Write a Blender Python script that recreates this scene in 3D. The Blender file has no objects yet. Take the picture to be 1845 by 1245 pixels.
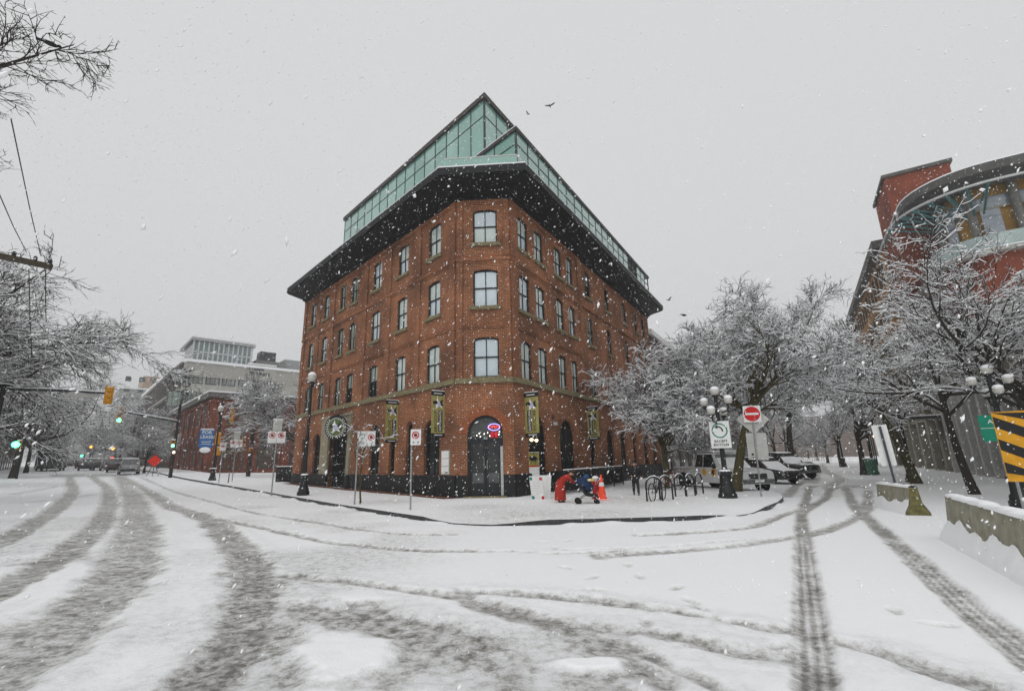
import bpy, bmesh, math, random
import numpy as np
from mathutils import Vector, Matrix
from mathutils.geometry import tessellate_polygon
R = math.radians
scene = bpy.context.scene
col = scene.collection

# ---------------------------------------------------------------- camera
EYE = Vector((0, 0, 1.75))
FPX, PIT, ROL = 845.0, R(13.64), R(-1.41)
_fw = Vector((0, math.cos(PIT), math.sin(PIT))); _up0 = Vector((0, -math.sin(PIT), math.cos(PIT))); _rt0 = Vector((1, 0, 0))
CRT = _rt0*math.cos(ROL) + _up0*math.sin(ROL); CUP = -_rt0*math.sin(ROL) + _up0*math.cos(ROL)
cd = bpy.data.cameras.new('camera'); cam = bpy.data.objects.new('camera', cd); col.objects.link(cam)
cd.sensor_fit = 'HORIZONTAL'; cd.sensor_width = 36; cd.lens = FPX/1845*36; cd.clip_start = .05; cd.clip_end = 3000
cam.matrix_world = Matrix(((CRT.x, CUP.x, -_fw.x, EYE.x), (CRT.y, CUP.y, -_fw.y, EYE.y), (CRT.z, CUP.z, -_fw.z, EYE.z), (0, 0, 0, 1)))
scene.camera = cam
# ---------------------------------------------------------------- overcast sky, soft sun, exposure
world = bpy.data.worlds.new('World'); scene.world = world; world.use_nodes = True
nt = world.node_tree; nt.nodes.clear()
SUN_EL, SUN_AZ = R(52), R(200)
sky = nt.nodes.new('ShaderNodeTexSky'); sky.sky_type = 'NISHITA'; sky.sun_disc = False
sky.sun_elevation = SUN_EL; sky.sun_rotation = SUN_AZ; sky.dust_density = 6; sky.air_density = 1.5
hs = nt.nodes.new('ShaderNodeHueSaturation'); hs.inputs['Saturation'].default_value = .12; hs.inputs['Value'].default_value = .1
nt.links.new(sky.outputs[0], hs.inputs['Color'])
mx = nt.nodes.new('ShaderNodeMixRGB'); mx.inputs[0].default_value = .93
nt.links.new(hs.outputs[0], mx.inputs[1]); mx.inputs[2].default_value = (.735, .743, .75, 1)   # even cloud deck
bg = nt.nodes.new('ShaderNodeBackground'); bg.inputs[1].default_value = 1.0
nt.links.new(mx.outputs[0], bg.inputs[0])
wo = nt.nodes.new('ShaderNodeOutputWorld'); nt.links.new(bg.outputs[0], wo.inputs[0])
sd = bpy.data.lights.new('sun', 'SUN'); sd.energy = 1.05; sd.angle = R(70); sd.color = (1, .985, .96)
so = bpy.data.objects.new('sun', sd); col.objects.link(so); so.rotation_euler = (R(90)-SUN_EL, 0, R(180)-SUN_AZ+R(0))
vs = scene.view_settings; vs.view_transform = 'Standard'; vs.look = 'None'; vs.exposure = 0; vs.gamma = 1; vs.use_curve_mapping = False
scene.cycles.use_denoising = True; scene.cycles.max_bounces = 5; scene.cycles.diffuse_bounces = 3; scene.cycles.glossy_bounces = 2
scene.cycles.transmission_bounces = 4; scene.cycles.volume_bounces = 0; scene.cycles.transparent_max_bounces = 5
scene.cycles.volume_step_rate = 5

# ---------------------------------------------------------------- ground shape and pixel -> place helpers
def gz(x, y=0):
    if x >= 0: return -min(.008*x, .16)
    x = -x
    return .008*x + .00044*x*x if x < 43 else 1.157 + .025*(x-43)
def gz_np(X):
    a = np.abs(X)
    return np.where(X >= 0, -np.minimum(.008*a, .16), np.where(a < 43, .008*a+.00044*a*a, 1.157+.025*(a-43)))
def ray(px, py): return _fw + CRT*((px-922.5)/FPX) - CUP*((py-622.5)/FPX)
def G(px, py, dz=0.0):           # the place on the ground seen at a picture point
    d = ray(px, py); h = math.hypot(d.x, d.y)
    def f(t): return EYE.z+d.z/h*t-gz(d.x/h*t)-dz
    t0 = 1.5; t1 = t0
    while t1 < 140 and f(t1) > 0: t0 = t1; t1 *= 1.05
    for _ in range(40):
        m = (t0+t1)/2
        if f(m) > 0: t0 = m
        else: t1 = m
    x, y = d.x/h*t0, d.y/h*t0
    return Vector((x, y, gz(x)+dz))
def D(px, dist):                 # a place on the ground in the direction of a picture column
    d = ray(px, 835); h = math.hypot(d.x, d.y); x, y = d.x/h*dist, d.y/h*dist
    return Vector((x, y, gz(x)))
# ---------------------------------------------------------------- tags, objects
def tag(o, label=None, cat=None, group=None, kind=None):
    if label: o['label'] = label
    if cat: o['category'] = cat
    if group: o['group'] = group
    if kind: o['kind'] = kind
    return o
def empty(name, loc=(0, 0, 0), rz=0):
    o = bpy.data.objects.new(name, None); col.objects.link(o); o.location = loc; o.rotation_euler = (0, 0, rz)
    o.empty_display_size = .2
    return o
def thing(name, label, cat, loc=(0, 0, 0), rz=0, group=None):
    return tag(empty(name, loc, rz), label, cat, group)
def pmat(o):
    return Matrix.LocRotScale(o.location, o.rotation_euler, o.scale)
def put(name, me, mat, parent=None, loc=(0, 0, 0), rot=(0, 0, 0)):
    o = bpy.data.objects.new(name, me); col.objects.link(o)
    o.location = loc; o.rotation_euler = rot
    if mat is not None and len(me.materials) == 0: me.materials.append(mat)
    if parent: o.parent = parent
    return o
def copy_tree(o, parent=None):
    c = o.copy(); col.objects.link(c); c.parent = parent
    for ch in [x for x in bpy.data.objects if x.parent == o]: copy_tree(ch, c)
    return c
class MB:
    """collects simple shapes; T maps local to mesh coordinates"""
    def __init__(s, T=None): s.v = []; s.f = []; s.T = T or (lambda p: p)
    def add(s, vs, fs):
        n = len(s.v); s.v += [tuple(s.T(Vector(v))) for v in vs]; s.f += [tuple(n+i for i in f) for f in fs]; return s
    def box(s, a0, a1, b0, b1, c0, c1):
        return s.add([(a0,b0,c0),(a1,b0,c0),(a1,b1,c0),(a0,b1,c0),(a0,b0,c1),(a1,b0,c1),(a1,b1,c1),(a0,b1,c1)],
                     [(0,3,2,1),(4,5,6,7),(0,1,5,4),(1,2,6,5),(2,3,7,6),(3,0,4,7)])
    def cbox(s, c, sx, sy, sz, M=None):
        M = M or Matrix.Identity(3); c = Vector(c)
        vs = [c+M@Vector((x*sx/2, y*sy/2, z*sz/2)) for z in (-1, 1) for x, y in ((-1,-1),(1,-1),(1,1),(-1,1))]
        return s.add(vs, [(0,3,2,1),(4,5,6,7),(0,1,5,4),(1,2,6,5),(2,3,7,6),(3,0,4,7)])
    def tube(s, pts, rad, n=8, caps=True):
        pts = [Vector(p) for p in pts]; k = len(pts)
        rad = [rad]*k if not hasattr(rad, '__len__') else rad
        ring = []; up = None
        for i, p in enumerate(pts):
            d = (pts[min(i+1, k-1)]-pts[max(i-1, 0)]).normalized()
            if up is None: up = d.orthogonal().normalized()
            up = (up-d*up.dot(d)).normalized(); w = d.cross(up)
            ring.append([p+(up*math.cos(2*math.pi*j/n)+w*math.sin(2*math.pi*j/n))*rad[i] for j in range(n)])
        vs = [v for r in ring for v in r]
        fs = [(i*n+j, i*n+(j+1) % n, (i+1)*n+(j+1) % n, (i+1)*n+j) for i in range(k-1) for j in range(n)]
        if caps: fs += [tuple(range(n-1, -1, -1)), tuple((k-1)*n+j for j in range(n))]
        return s.add(vs, fs)
    def lathe(s, prof, c=(0, 0, 0), n=16):
        c = Vector(c); vs = []; k = len(prof)
        for r, z in prof:
            vs += [c+Vector((r*math.cos(2*math.pi*j/n), r*math.sin(2*math.pi*j/n), z)) for j in range(n)]
        fs = [(i*n+j, i*n+(j+1) % n, (i+1)*n+(j+1) % n, (i+1)*n+j) for i in range(k-1) for j in range(n)]
        fs += [tuple(range(n-1, -1, -1)), tuple((k-1)*n+j for j in range(n))]
        return s.add(vs, fs)
    def ball(s, c, rx, ry=None, rz=None, n=12, m=8):
        ry = ry or rx; rz = rz or rx; c = Vector(c)
        vs = [c+Vector((0, 0, -rz))]
        for i in range(1, m):
            a = math.pi*i/m-math.pi/2
            vs += [c+Vector((rx*math.cos(a)*math.cos(2*math.pi*j/n), ry*math.cos(a)*math.sin(2*math.pi*j/n), rz*math.sin(a))) for j in range(n)]
        vs.append(c+Vector((0, 0, rz))); L = len(vs)-1
        fs = [(0, 1+(j+1) % n, 1+j) for j in range(n)]
        for i in range(m-2):
            fs += [(1+i*n+j, 1+i*n+(j+1) % n, 1+(i+1)*n+(j+1) % n, 1+(i+1)*n+j) for j in range(n)]
        fs += [(1+(m-2)*n+j, 1+(m-2)*n+(j+1) % n, L) for j in range(n)]
        return s.add(vs, fs)
    def prism(s, poly, b0, b1, holes=()):
        """poly of (a,c) in the a-c plane, thick from b0 (front) to b1"""
        loops = [list(poly)]+[list(h) for h in holes]; flat = [p for l in loops for p in l]; n = len(flat)
        tri = tessellate_polygon([[Vector((p[0], p[1], 0)) for p in l] for l in loops])
        vs = [(p[0], b0, p[1]) for p in flat]+[(p[0], b1, p[1]) for p in flat]
        fs = [tuple(t) for t in tri]+[(t[2]+n, t[1]+n, t[0]+n) for t in tri]
        o = 0
        for l in loops:
            m = len(l); fs += [(o+i, o+(i+1) % m, n+o+(i+1) % m, n+o+i) for i in range(m)]; o += m
        return s.add(vs, fs)
    def ring(s, outer, inner, b0, b1):
        m = len(outer); vs = []
        for b in (b0, b1): vs += [(p[0], b, p[1]) for p in outer]+[(p[0], b, p[1]) for p in inner]
        fs = []
        for i in range(m):
            j = (i+1) % m
            fs += [(i, j, m+j, m+i), (2*m+i, 3*m+i, 3*m+j, 2*m+j), (i, 2*m+i, 2*m+j, j), (m+i, m+j, 3*m+j, 3*m+i)]
        return s.add(vs, fs)
    def mesh(s, name, smooth=False, recalc=True, uv=None, bevel=0):
        me = bpy.data.meshes.new(name); me.from_pydata(s.v, [], s.f)
        if recalc or bevel:
            bm = bmesh.new(); bm.from_mesh(me)
            if bevel:
                bmesh.ops.remove_doubles(bm, verts=bm.verts, dist=1e-5)
                bmesh.ops.bevel(bm, geom=list(bm.edges), offset=bevel, segments=2, profile=.6, affect='EDGES', clamp_overlap=True)
            bmesh.ops.recalc_face_normals(bm, faces=bm.faces)
            bm.to_mesh(me); bm.free()
        if uv:
            l = me.uv_layers.new(name='UVMap'); co = me.vertices
            for lp in me.loops: l.data[lp.index].uv = uv(co[lp.vertex_index].co)
        if smooth:
            me.shade_smooth()
            if smooth == 'auto': me.set_sharp_from_angle(angle=R(35))
        return me
    def build(s, name, mat, parent=None, loc=(0, 0, 0), rot=(0, 0, 0), **k):
        return put(name, s.mesh(name, **k), mat, parent, loc, rot)
def text_mesh(t, size=1.0, depth=.004, bold=0.0, align='CENTER', spacing=1.0):
    c = bpy.data.curves.new('lettering', 'FONT'); c.body = t; c.size = size; c.extrude = depth; c.offset = bold
    c.align_x = align; c.align_y = 'CENTER'; c.space_character = spacing; c.resolution_u = 3
    o = bpy.data.objects.new('lettering', c); col.objects.link(o)
    dg = bpy.context.evaluated_depsgraph_get(); me = bpy.data.meshes.new_from_object(o.evaluated_get(dg))
    bpy.data.objects.remove(o); bpy.data.curves.remove(c); me.name = 'lettering'
    me.materials.clear(); return me
def arch(w, h, rise, n=8, x=0, z=0):
    """closed outline: width w, total height h, top curved by rise"""
    p = [(x-w/2, z), (x+w/2, z)]; r = (w*w/4+rise*rise)/(2*rise); cz = z+h-r; a0 = math.asin(min(1, w/2/r))
    if rise > w/2*.999: a0 = math.pi/2
    p += [(x+r*math.sin(a0-2*a0*i/n), cz+r*math.cos(a0-2*a0*i/n)) for i in range(n+1)]
    return p
# ---------------------------------------------------------------- materials
MATS = {}
def mat(name, c, rough=.7, var=.12, scale=6.0, bump=.0, metal=0.0, emit=None, coat=0.0, spec=.25, c2=None, vscale=None, coords='Object'):
    if name in MATS: return MATS[name]
    m = bpy.data.materials.new(name); m.use_nodes = True; t = m.node_tree; b = t.nodes['Principled BSDF']
    b.inputs['Roughness'].default_value = rough; b.inputs['Metallic'].default_value = metal
    b.inputs['Coat Weight'].default_value = coat; b.inputs['Specular IOR Level'].default_value = spec
    tc = t.nodes.new('ShaderNodeTexCoord'); nz = t.nodes.new('ShaderNodeTexNoise'); nz.inputs['Scale'].default_value = scale; nz.inputs['Detail'].default_value = 6
    if vscale:
        mp = t.nodes.new('ShaderNodeMapping'); mp.inputs['Scale'].default_value = vscale
        t.links.new(tc.outputs[coords], mp.inputs[0]); t.links.new(mp.outputs[0], nz.inputs['Vector'])
    else: t.links.new(tc.outputs[coords], nz.inputs['Vector'])
    rp = t.nodes.new('ShaderNodeValToRGB'); rp.color_ramp.elements[0].position = .3; rp.color_ramp.elements[1].position = .7
    lo = c2 if c2 else tuple(x*(1-var) for x in c); hi = c if c2 else tuple(min(1, x*(1+var)) for x in c)
    rp.color_ramp.elements[0].color = (*lo, 1); rp.color_ramp.elements[1].color = (*hi, 1)
    t.links.new(nz.outputs['Fac'], rp.inputs[0]); t.links.new(rp.outputs[0], b.inputs['Base Color'])
    if bump:
        bp = t.nodes.new('ShaderNodeBump'); bp.inputs['Strength'].default_value = bump; bp.inputs['Distance'].default_value = .05
        t.links.new(nz.outputs['Fac'], bp.inputs['Height']); t.links.new(bp.outputs[0], b.inputs['Normal'])
    if emit:
        b.inputs['Emission Color'].default_value = (*emit[:3], 1); b.inputs['Emission Strength'].default_value = emit[3]
    MATS[name] = m; return m
def brick_mat(name, c1, c2, mortar, stain=.35, uv='UV', sx=.225, sy=.076, ms=.011, patch=.6):
    m = bpy.data.materials.new(name); m.use_nodes = True; t = m.node_tree; b = t.nodes['Principled BSDF']; N = t.nodes.new; L = t.links.new
    tc = N('ShaderNodeTexCoord'); br = N('ShaderNodeTexBrick'); br.offset = .5
    br.inputs['Scale'].default_value = 1; br.inputs['Brick Width'].default_value = sx; br.inputs['Row Height'].default_value = sy
    br.inputs['Mortar Size'].default_value = ms; br.inputs['Mortar Smooth'].default_value = .2; br.inputs['Bias'].default_value = -.1
    br.inputs['Color1'].default_value = (*c1, 1); br.inputs['Color2'].default_value = (*c2, 1); br.inputs['Mortar'].default_value = (*mortar, 1)
    L(tc.outputs[uv], br.inputs['Vector'])
    n1 = N('ShaderNodeTexNoise'); n1.inputs['Scale'].default_value = .55; n1.inputs['Detail'].default_value = 5; L(tc.outputs['Object'], n1.inputs['Vector'])
    r1 = N('ShaderNodeValToRGB'); r1.color_ramp.elements[0].position = .35; r1.color_ramp.elements[1].position = .68
    r1.color_ramp.elements[0].color = (1-stain, 1-stain, 1-stain*.9, 1); r1.color_ramp.elements[1].color = (1.12, 1.05, 1, 1); L(n1.outputs['Fac'], r1.inputs[0])
    m1 = N('ShaderNodeMixRGB'); m1.blend_type = 'MULTIPLY'; m1.inputs[0].default_value = 1; L(br.outputs['Color'], m1.inputs[1]); L(r1.outputs[0], m1.inputs[2])
    n2 = N('ShaderNodeTexNoise'); n2.inputs['Scale'].default_value = 14; n2.inputs['Detail'].default_value = 4; L(tc.outputs['Object'], n2.inputs['Vector'])
    r2 = N('ShaderNodeValToRGB'); r2.color_ramp.elements[0].color = (patch, patch, patch, 1); r2.color_ramp.elements[1].color = (1.25, 1.2, 1.2, 1); r2.color_ramp.elements[0].position = .3; r2.color_ramp.elements[1].position = .75
    L(n2.outputs['Fac'], r2.inputs[0])
    m2 = N('ShaderNodeMixRGB'); m2.blend_type = 'MULTIPLY'; m2.inputs[0].default_value = .8; L(m1.outputs[0], m2.inputs[1]); L(r2.outputs[0], m2.inputs[2])
    L(m2.outputs[0], b.inputs['Base Color']); b.inputs['Roughness'].default_value = .9; b.inputs['Specular IOR Level'].default_value = .15
    bp = N('ShaderNodeBump'); bp.inputs['Strength'].default_value = .5; bp.inputs['Distance'].default_value = .01; bp.invert = True
    L(br.outputs['Fac'], bp.inputs['Height']); L(bp.outputs[0], b.inputs['Normal'])
    MATS[name] = m; return m
SNOW = mat('snow', (.86, .87, .885), .65, .03, 3, .25)
TWIG_SNOW = mat('twig_snow', (.86, .87, .885), .7, .02, 3)
BRICK = brick_mat('red_brick', (.315, .098, .042), (.165, .047, .024), (.38, .25, .15), .45, ms=.014)
BRICK2 = brick_mat('dark_red_brick', (.28, .068, .035), (.18, .045, .026), (.2, .12, .085))
ORANGE = brick_mat('orange_brick', (.42, .21, .055), (.34, .165, .045), (.3, .2, .1), .3)
REDB = brick_mat('bright_red_brick', (.27, .07, .04), (.21, .055, .033), (.25, .1, .06), .3)
STONE = mat('mossy_sandstone', (.26, .22, .12), .9, .3, 9, .4, c2=(.13, .115, .07))
TRIM = mat('painted_trim', (.02, .024, .027), .55, .2, 12, .1)
BLACKMET = mat('black_iron', (.018, .019, .02), .45, .25, 20, .1)
DARKSTONE = mat('charcoal_base_stone', (.013, .0135, .015), .6, .35, 4, .2)
CORN = mat('dark_cornice_paint', (.010, .0105, .0115), .6, .3, 5, .15)
STEEL = mat('galvanised_steel', (.32, .33, .33), .45, .15, 15, 0, .6)
CONC = mat('weathered_concrete', (.34, .325, .26), .9, .25, 5, .5, c2=(.22, .21, .155))
BARK = mat('wet_bark', (.04, .034, .027), .95, .4, 30, .8)
MOSS = mat('mossy_bark', (.10, .085, .03), .95, .4, 22, .8, c2=(.035, .03, .02))
TWIG = mat('dark_twigs', (.036, .03, .026), .9, .3, 20)
# ================================================================ GROUND: one snow sheet with tyre tracks pressed into it
rng = np.random.default_rng(7)
NTAB = rng.random((16, 256, 256))
def vnoise(x, y, s, seed=0):
    """smooth value noise"""
    x = x*s+seed*17.3; y = y*s+seed*9.1; xi = np.floor(x).astype(np.int64); yi = np.floor(y).astype(np.int64); xf = x-xi; yf = y-yi
    u = xf*xf*(3-2*xf); v = yf*yf*(3-2*yf)
    tb = NTAB[seed % 16]
    def h(a, b): return tb[a & 255, b & 255]
    return (h(xi, yi)*(1-u)+h(xi+1, yi)*u)*(1-v)+(h(xi, yi+1)*(1-u)+h(xi+1, yi+1)*u)*v
def fbm(x, y, s, o=4, seed=0):
    r = 0; a = .5
    for i in range(o): r = r+a*vnoise(x, y, s, seed+i); s *= 2.07; a *= .5
    return r
# tracks: picture points of wheel paths, width in metres, darkness, roughness (slush lumps)
TR = [
 ([(126,858),(127,866),(132,883),(107,912),(69,937),(22,965),(-40,990)], .6, .66, .35),
 ([(164,857),(180,868),(195,880),(199,905),(190,928),(173,953),(116,997),(60,1031),(22,1050),(-60,1090)], .6, .7, .4),
 ([(215,858),(238,890),(249,924),(252,962),(239,1006),(198,1066),(148,1107),(85,1135),(22,1176),(-60,1230)], .9, .58, .6),
 ([(260,990),(232,1040),(190,1095),(120,1150),(60,1190),(22,1215),(-20,1240)], .55, .5, .8),
 ([(22,1010),(110,1005),(190,1000),(235,985)], .9, .3, .9),
 ([(40,905),(100,900),(170,890)], .5, .22, .6),
 ([(22,890),(70,882),(110,874)], .4, .3, .6),
 ([(220,859),(261,880),(305,909),(343,921),(384,940),(409,962),(438,994),(456,1025),(462,1060),(455,1110),(430,1150),(395,1190),(350,1240)], .62, .7, .55),
 ([(462,1040),(478,1090),(455,1150),(420,1200),(390,1240)], .8, .42, .9),
 ([(343,921),(393,934),(460,947),(547,966),(594,976),(668,984),(769,992),(850,991)], .22, .7, .4),
 ([(668,984),(800,993),(920,992),(1004,996),(1120,990)], .12, .55, .5),
 ([(255,859),(283,872),(321,887),(368,899),(456,922),(510,931),(590,943),(650,953),(740,962),(820,962)], .2, .7, .4),
 ([(400,1030),(470,1033),(567,1040),(651,1048),(735,1060),(802,1068),(853,1078),(920,1095),(1004,1122),(1090,1150),(1168,1178),(1240,1212),(1300,1240)], .22, .62, .5),
 ([(836,1062),(937,1068),(1060,1076),(1118,1084),(1218,1097),(1319,1115),(1437,1136),(1538,1156),(1620,1179),(1760,1225)], .2, .5, .6),
 ([(480,1085),(577,1096),(702,1118),(802,1138),(903,1155),(1000,1150),(1080,1142)], .6, .48, .85),
 ([(500,1210),(600,1205),(700,1195),(800,1180),(900,1190),(1000,1200),(1060,1215)], .7, .4, .85),
 ([(640,1095),(760,1140),(860,1190),(940,1235)], .7, .45, .85),
 ([(860,1085),(960,1115),(1060,1150),(1140,1190),(1200,1230)], .3, .55, .6),
 ([(1004,1122),(1120,1130),(1230,1145),(1330,1168),(1420,1180)], .3, .45, .7),
 ([(1060,1195),(1120,1200),(1190,1215)], .4, .4, .7),
 ([(1458,874),(1454,895),(1446,915),(1443,930),(1446,960),(1449,1000),(1452,1040),(1457,1100),(1463,1160),(1468,1240)], .30, .9, .25),
 ([(1495,878),(1489,894),(1470,907),(1450,918),(1444,925)], .34, .9, .3),
 ([(1524,877),(1531,894),(1541,912),(1555,926),(1600,965),(1650,1010),(1700,1055),(1760,1105),(1830,1158),(1900,1210)], .34, .85, .25),
 ([(1564,883),(1563,900),(1559,918),(1545,930),(1510,946),(1460,962),(1400,971),(1320,982),(1200,992),(1080,1000)], .32, .75, .3),
 ([(1524,873),(1545,874),(1562,880)], .2, .7, .3),
 ([(1444,916),(1412,926),(1375,941),(1345,950),(1250,958),(1150,963)], .3, .7, .3),
 ([(1400,968),(1300,974),(1200,982),(1090,987),(1000,989)], .1, .5, .3),
 ([(1478,848),(1469,857),(1440,870),(1425,884),(1414,895)], .5, .7, .3),
 ([(1448,830),(1458,846),(1468,857),(1464,870)], .7, .6, .3),
 ([(1481,834),(1486,846),(1515,862),(1500,872),(1496,880)], .7, .6, .3),
 ([(1455,834),(1490,850)], .8, .45, .3), ([(1452,880),(1475,874),(1497,876)], .4, .6, .3),
 ([(1440,893),(1470,890),(1500,893)], .5, .3, .3), ([(1500,880),(1530,874),(1540,878)], .25, .6, .3),
 ([(-60,860),(22,858.5),(150,857),(330,856.5)], .7, .8, .4), ([(330,856.5),(430,856),(540,854)], .9, .6, .4),
 ([(120,858),(110,853)], 2.2, .6, .4), ([(170,857),(150,853)], 2.2, .6, .4), ([(215,857),(180,853)], 2., .5, .4),
]
FEET = [(1020,1020),(1067,1038),(1072,1060),(1131,1015),(1153,1035),(1220,1055),(1245,1078),(1258,1090),(1165,1119),(1262,1161),(1403,1159),(1080,1005),(975,975),(1000,985),(1025,972),(900,930),(940,925),(965,918),(1000,915),(1610,1095),(1690,1120)]
ISL = [(600,1168,75,42),(1045,1190,90,14),(640,1070,60,9)]
def path_pts(pp):
    w = [G(*p) for p in pp]; a = np.array([(p.x, p.y) for p in w])
    # Catmull-Rom resample
    out = []
    for i in range(len(a)-1):
        p0, p1, p2, p3 = a[max(i-1, 0)], a[i], a[i+1], a[min(i+2, len(a)-1)]
        for t in np.linspace(0, 1, 7)[:-1]:
            out.append(.5*((2*p1)+(-p0+p2)*t+(2*p0-5*p1+4*p2-p3)*t*t+(-p0+3*p1-3*p2+p3)*t**3))
    out.append(a[-1]); return np.array(out)
TRACKS = [(path_pts(p), w, k, r) for p, w, k, r in TR]
def track_fields(X, Y):
    """pressed 0..1, dirt 0..1, lump 0..1 at many points"""
    press = np.zeros_like(X); dirt = np.zeros_like(X); lump = np.zeros_like(X); berm = np.zeros_like(X); groove = np.zeros_like(X)
    wob = (fbm(X, Y, 1.1, 3, 31)-.45)*.35
    fray = (fbm(X, Y, 3.2, 3, 51)-.45)
    patch = np.clip((fbm(X, Y, 1.3, 4, 63)-.36)*6, .12, 1)
    for pts, w, k, r in TRACKS:
        m = w*1.2+1.2
        sel = np.nonzero((X > pts[:, 0].min()-m) & (X < pts[:, 0].max()+m) & (Y > pts[:, 1].min()-m) & (Y < pts[:, 1].max()+m))[0]
        if len(sel) == 0: continue
        x = X[sel]; y = Y[sel]; best = np.full(len(sel), 1e9); off = np.zeros(len(sel))
        for (ax, ay), (bx, by) in zip(pts[:-1], pts[1:]):
            dx, dy = bx-ax, by-ay; L2 = dx*dx+dy*dy+1e-9
            t = np.clip(((x-ax)*dx+(y-ay)*dy)/L2, 0, 1); d = np.hypot(x-ax-t*dx, y-ay-t*dy)
            u = d < best; best[u] = d[u]; off[u] = (((x-ax)*dy-(y-ay)*dx)/math.sqrt(L2))[u]
        dd = best+wob[sel]*r*1.1+fray[sel]*r*.55*(.3+w)
        hw = w/2; edge = .05+.22*r*w
        p = np.clip((hw+edge-dd)/(2*edge), 0, 1); p = p*p*(3-2*p)
        press[sel] = np.maximum(press[sel], p); dirt[sel] = np.maximum(dirt[sel], p*k*(patch[sel] if r > .8 else .75+.25*patch[sel])); lump[sel] = np.maximum(lump[sel], np.clip((hw+1.0*r-dd)/(1.2*r+.05), 0, 1)*r)
        b = np.exp(-((dd-hw-edge*1.2)/(.09+.1*r))**2)*(1-p); berm[sel] = np.maximum(berm[sel], b*(.35+.65*r))
        groove[sel] = np.maximum(groove[sel], p*(.5+.5*np.sin(off/.048*math.pi))*(r < .31)*np.clip((15-np.hypot(x, y))/5, 0, 1))
    return press, dirt, lump, berm, groove
FOOT = [(G(*p), random.Random(i).uniform(0, 6.3)) for i, p in enumerate(FEET)]
def snow_height(X, Y):
    press, dirt, lump, berm, groove = track_fields(X, Y)
    isl = np.zeros_like(X)
    for px, py, rx, ry in ISL:
        c = G(px, py); a = G(px+rx, py); b = G(px, py-ry); ax = (a-c).to_2d(); bx = (b-c).to_2d()
        det = ax.x*bx.y-ax.y*bx.x; x = X-c.x; y = Y-c.y
        s = (x*bx.y-y*bx.x)/det; t = (ax.x*y-ax.y*x)/det
        near = (np.abs(s) < 2) & (np.abs(t) < 2); q = np.hypot(s, t)+(fbm(X, Y, 1.5, 4, 77)-.45)*2.4
        isl = np.maximum(isl, np.where(near, np.clip((1.15-q)/.5, 0, 1), 0))
    kd = np.full_like(X, 9.); nk = np.nonzero((np.hypot(X, Y) < 45))[0]
    if len(nk):
        x = X[nk]; y = Y[nk]; bb_ = np.full(len(nk), 9.)
        for a_, b_ in zip(ks[:-1], ks[1:]):
            dx, dy = b_.x-a_.x, b_.y-a_.y; tt = np.clip(((x-a_.x)*dx+(y-a_.y)*dy)/(dx*dx+dy*dy), 0, 1); bb_ = np.minimum(bb_, np.hypot(x-a_.x-tt*dx, y-a_.y-tt*dy))
        kd[nk] = bb_
    bank = np.exp(-(kd/.3)**2)*np.clip((fbm(X, Y, .8, 3, 91)-.36)*3.2, 0, 1)
    press = press*(1-isl); dirt = dirt*(1-isl); groove *= 1-isl
    foot = np.zeros_like(X)
    for c, a in FOOT:
        x = (X-c.x)*math.cos(a)+(Y-c.y)*math.sin(a); y = -(X-c.x)*math.sin(a)+(Y-c.y)*math.cos(a)
        foot = np.maximum(foot, np.clip(1.4-np.hypot(x/.15, y/.065), 0, 1))
    broad = fbm(X, Y, .35, 3, 3); fine = fbm(X, Y, 2.6, 3, 11); vf = fbm(X, Y, 8., 1, 3)*2
    left = np.clip((-X-.2)/3.0, 0, 1)*np.clip((34-np.hypot(X, Y))/10, 0, 1)            # churned half of the junction
    churn = np.clip(np.maximum(lump*.9, left*.95*np.clip((fbm(X, Y, .5, 3, 41)-.33)*4, 0, 1)), 0, 1)*(1-isl)
    h = .085*bank+.04*broad+.008*fine-.032*press+.018*berm+.004*isl-.03*np.minimum(foot, 1)+.004*groove*press
    h += churn*(.03*(fine-.45)+.016*(vf-.5)*(1-.4*press))
    d = np.clip(dirt*(.86+.5*(fine-.45)+.22*(vf-.5))+.35*np.minimum(foot, 1)-.42*groove*press, 0, 1)
    return h, d, churn
KP = [(330,863),(358,868),(420,879),(480,890),(540,901),(600,912),(650,920),(700,928),(745,935),(780,940),(815,943),(850,945),(885,946),(920,945.5),(985,944),(1050,942.5),(1130,940.5),(1200,938.5),(1260,936),(1300,933),(1345,927),(1380,919),(1402,910),(1411,902),(1408,895),(1396,889)]
kw = [G(*p) for p in KP]; ks = [Vector((p.x, p.y)) for p in kw]
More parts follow.
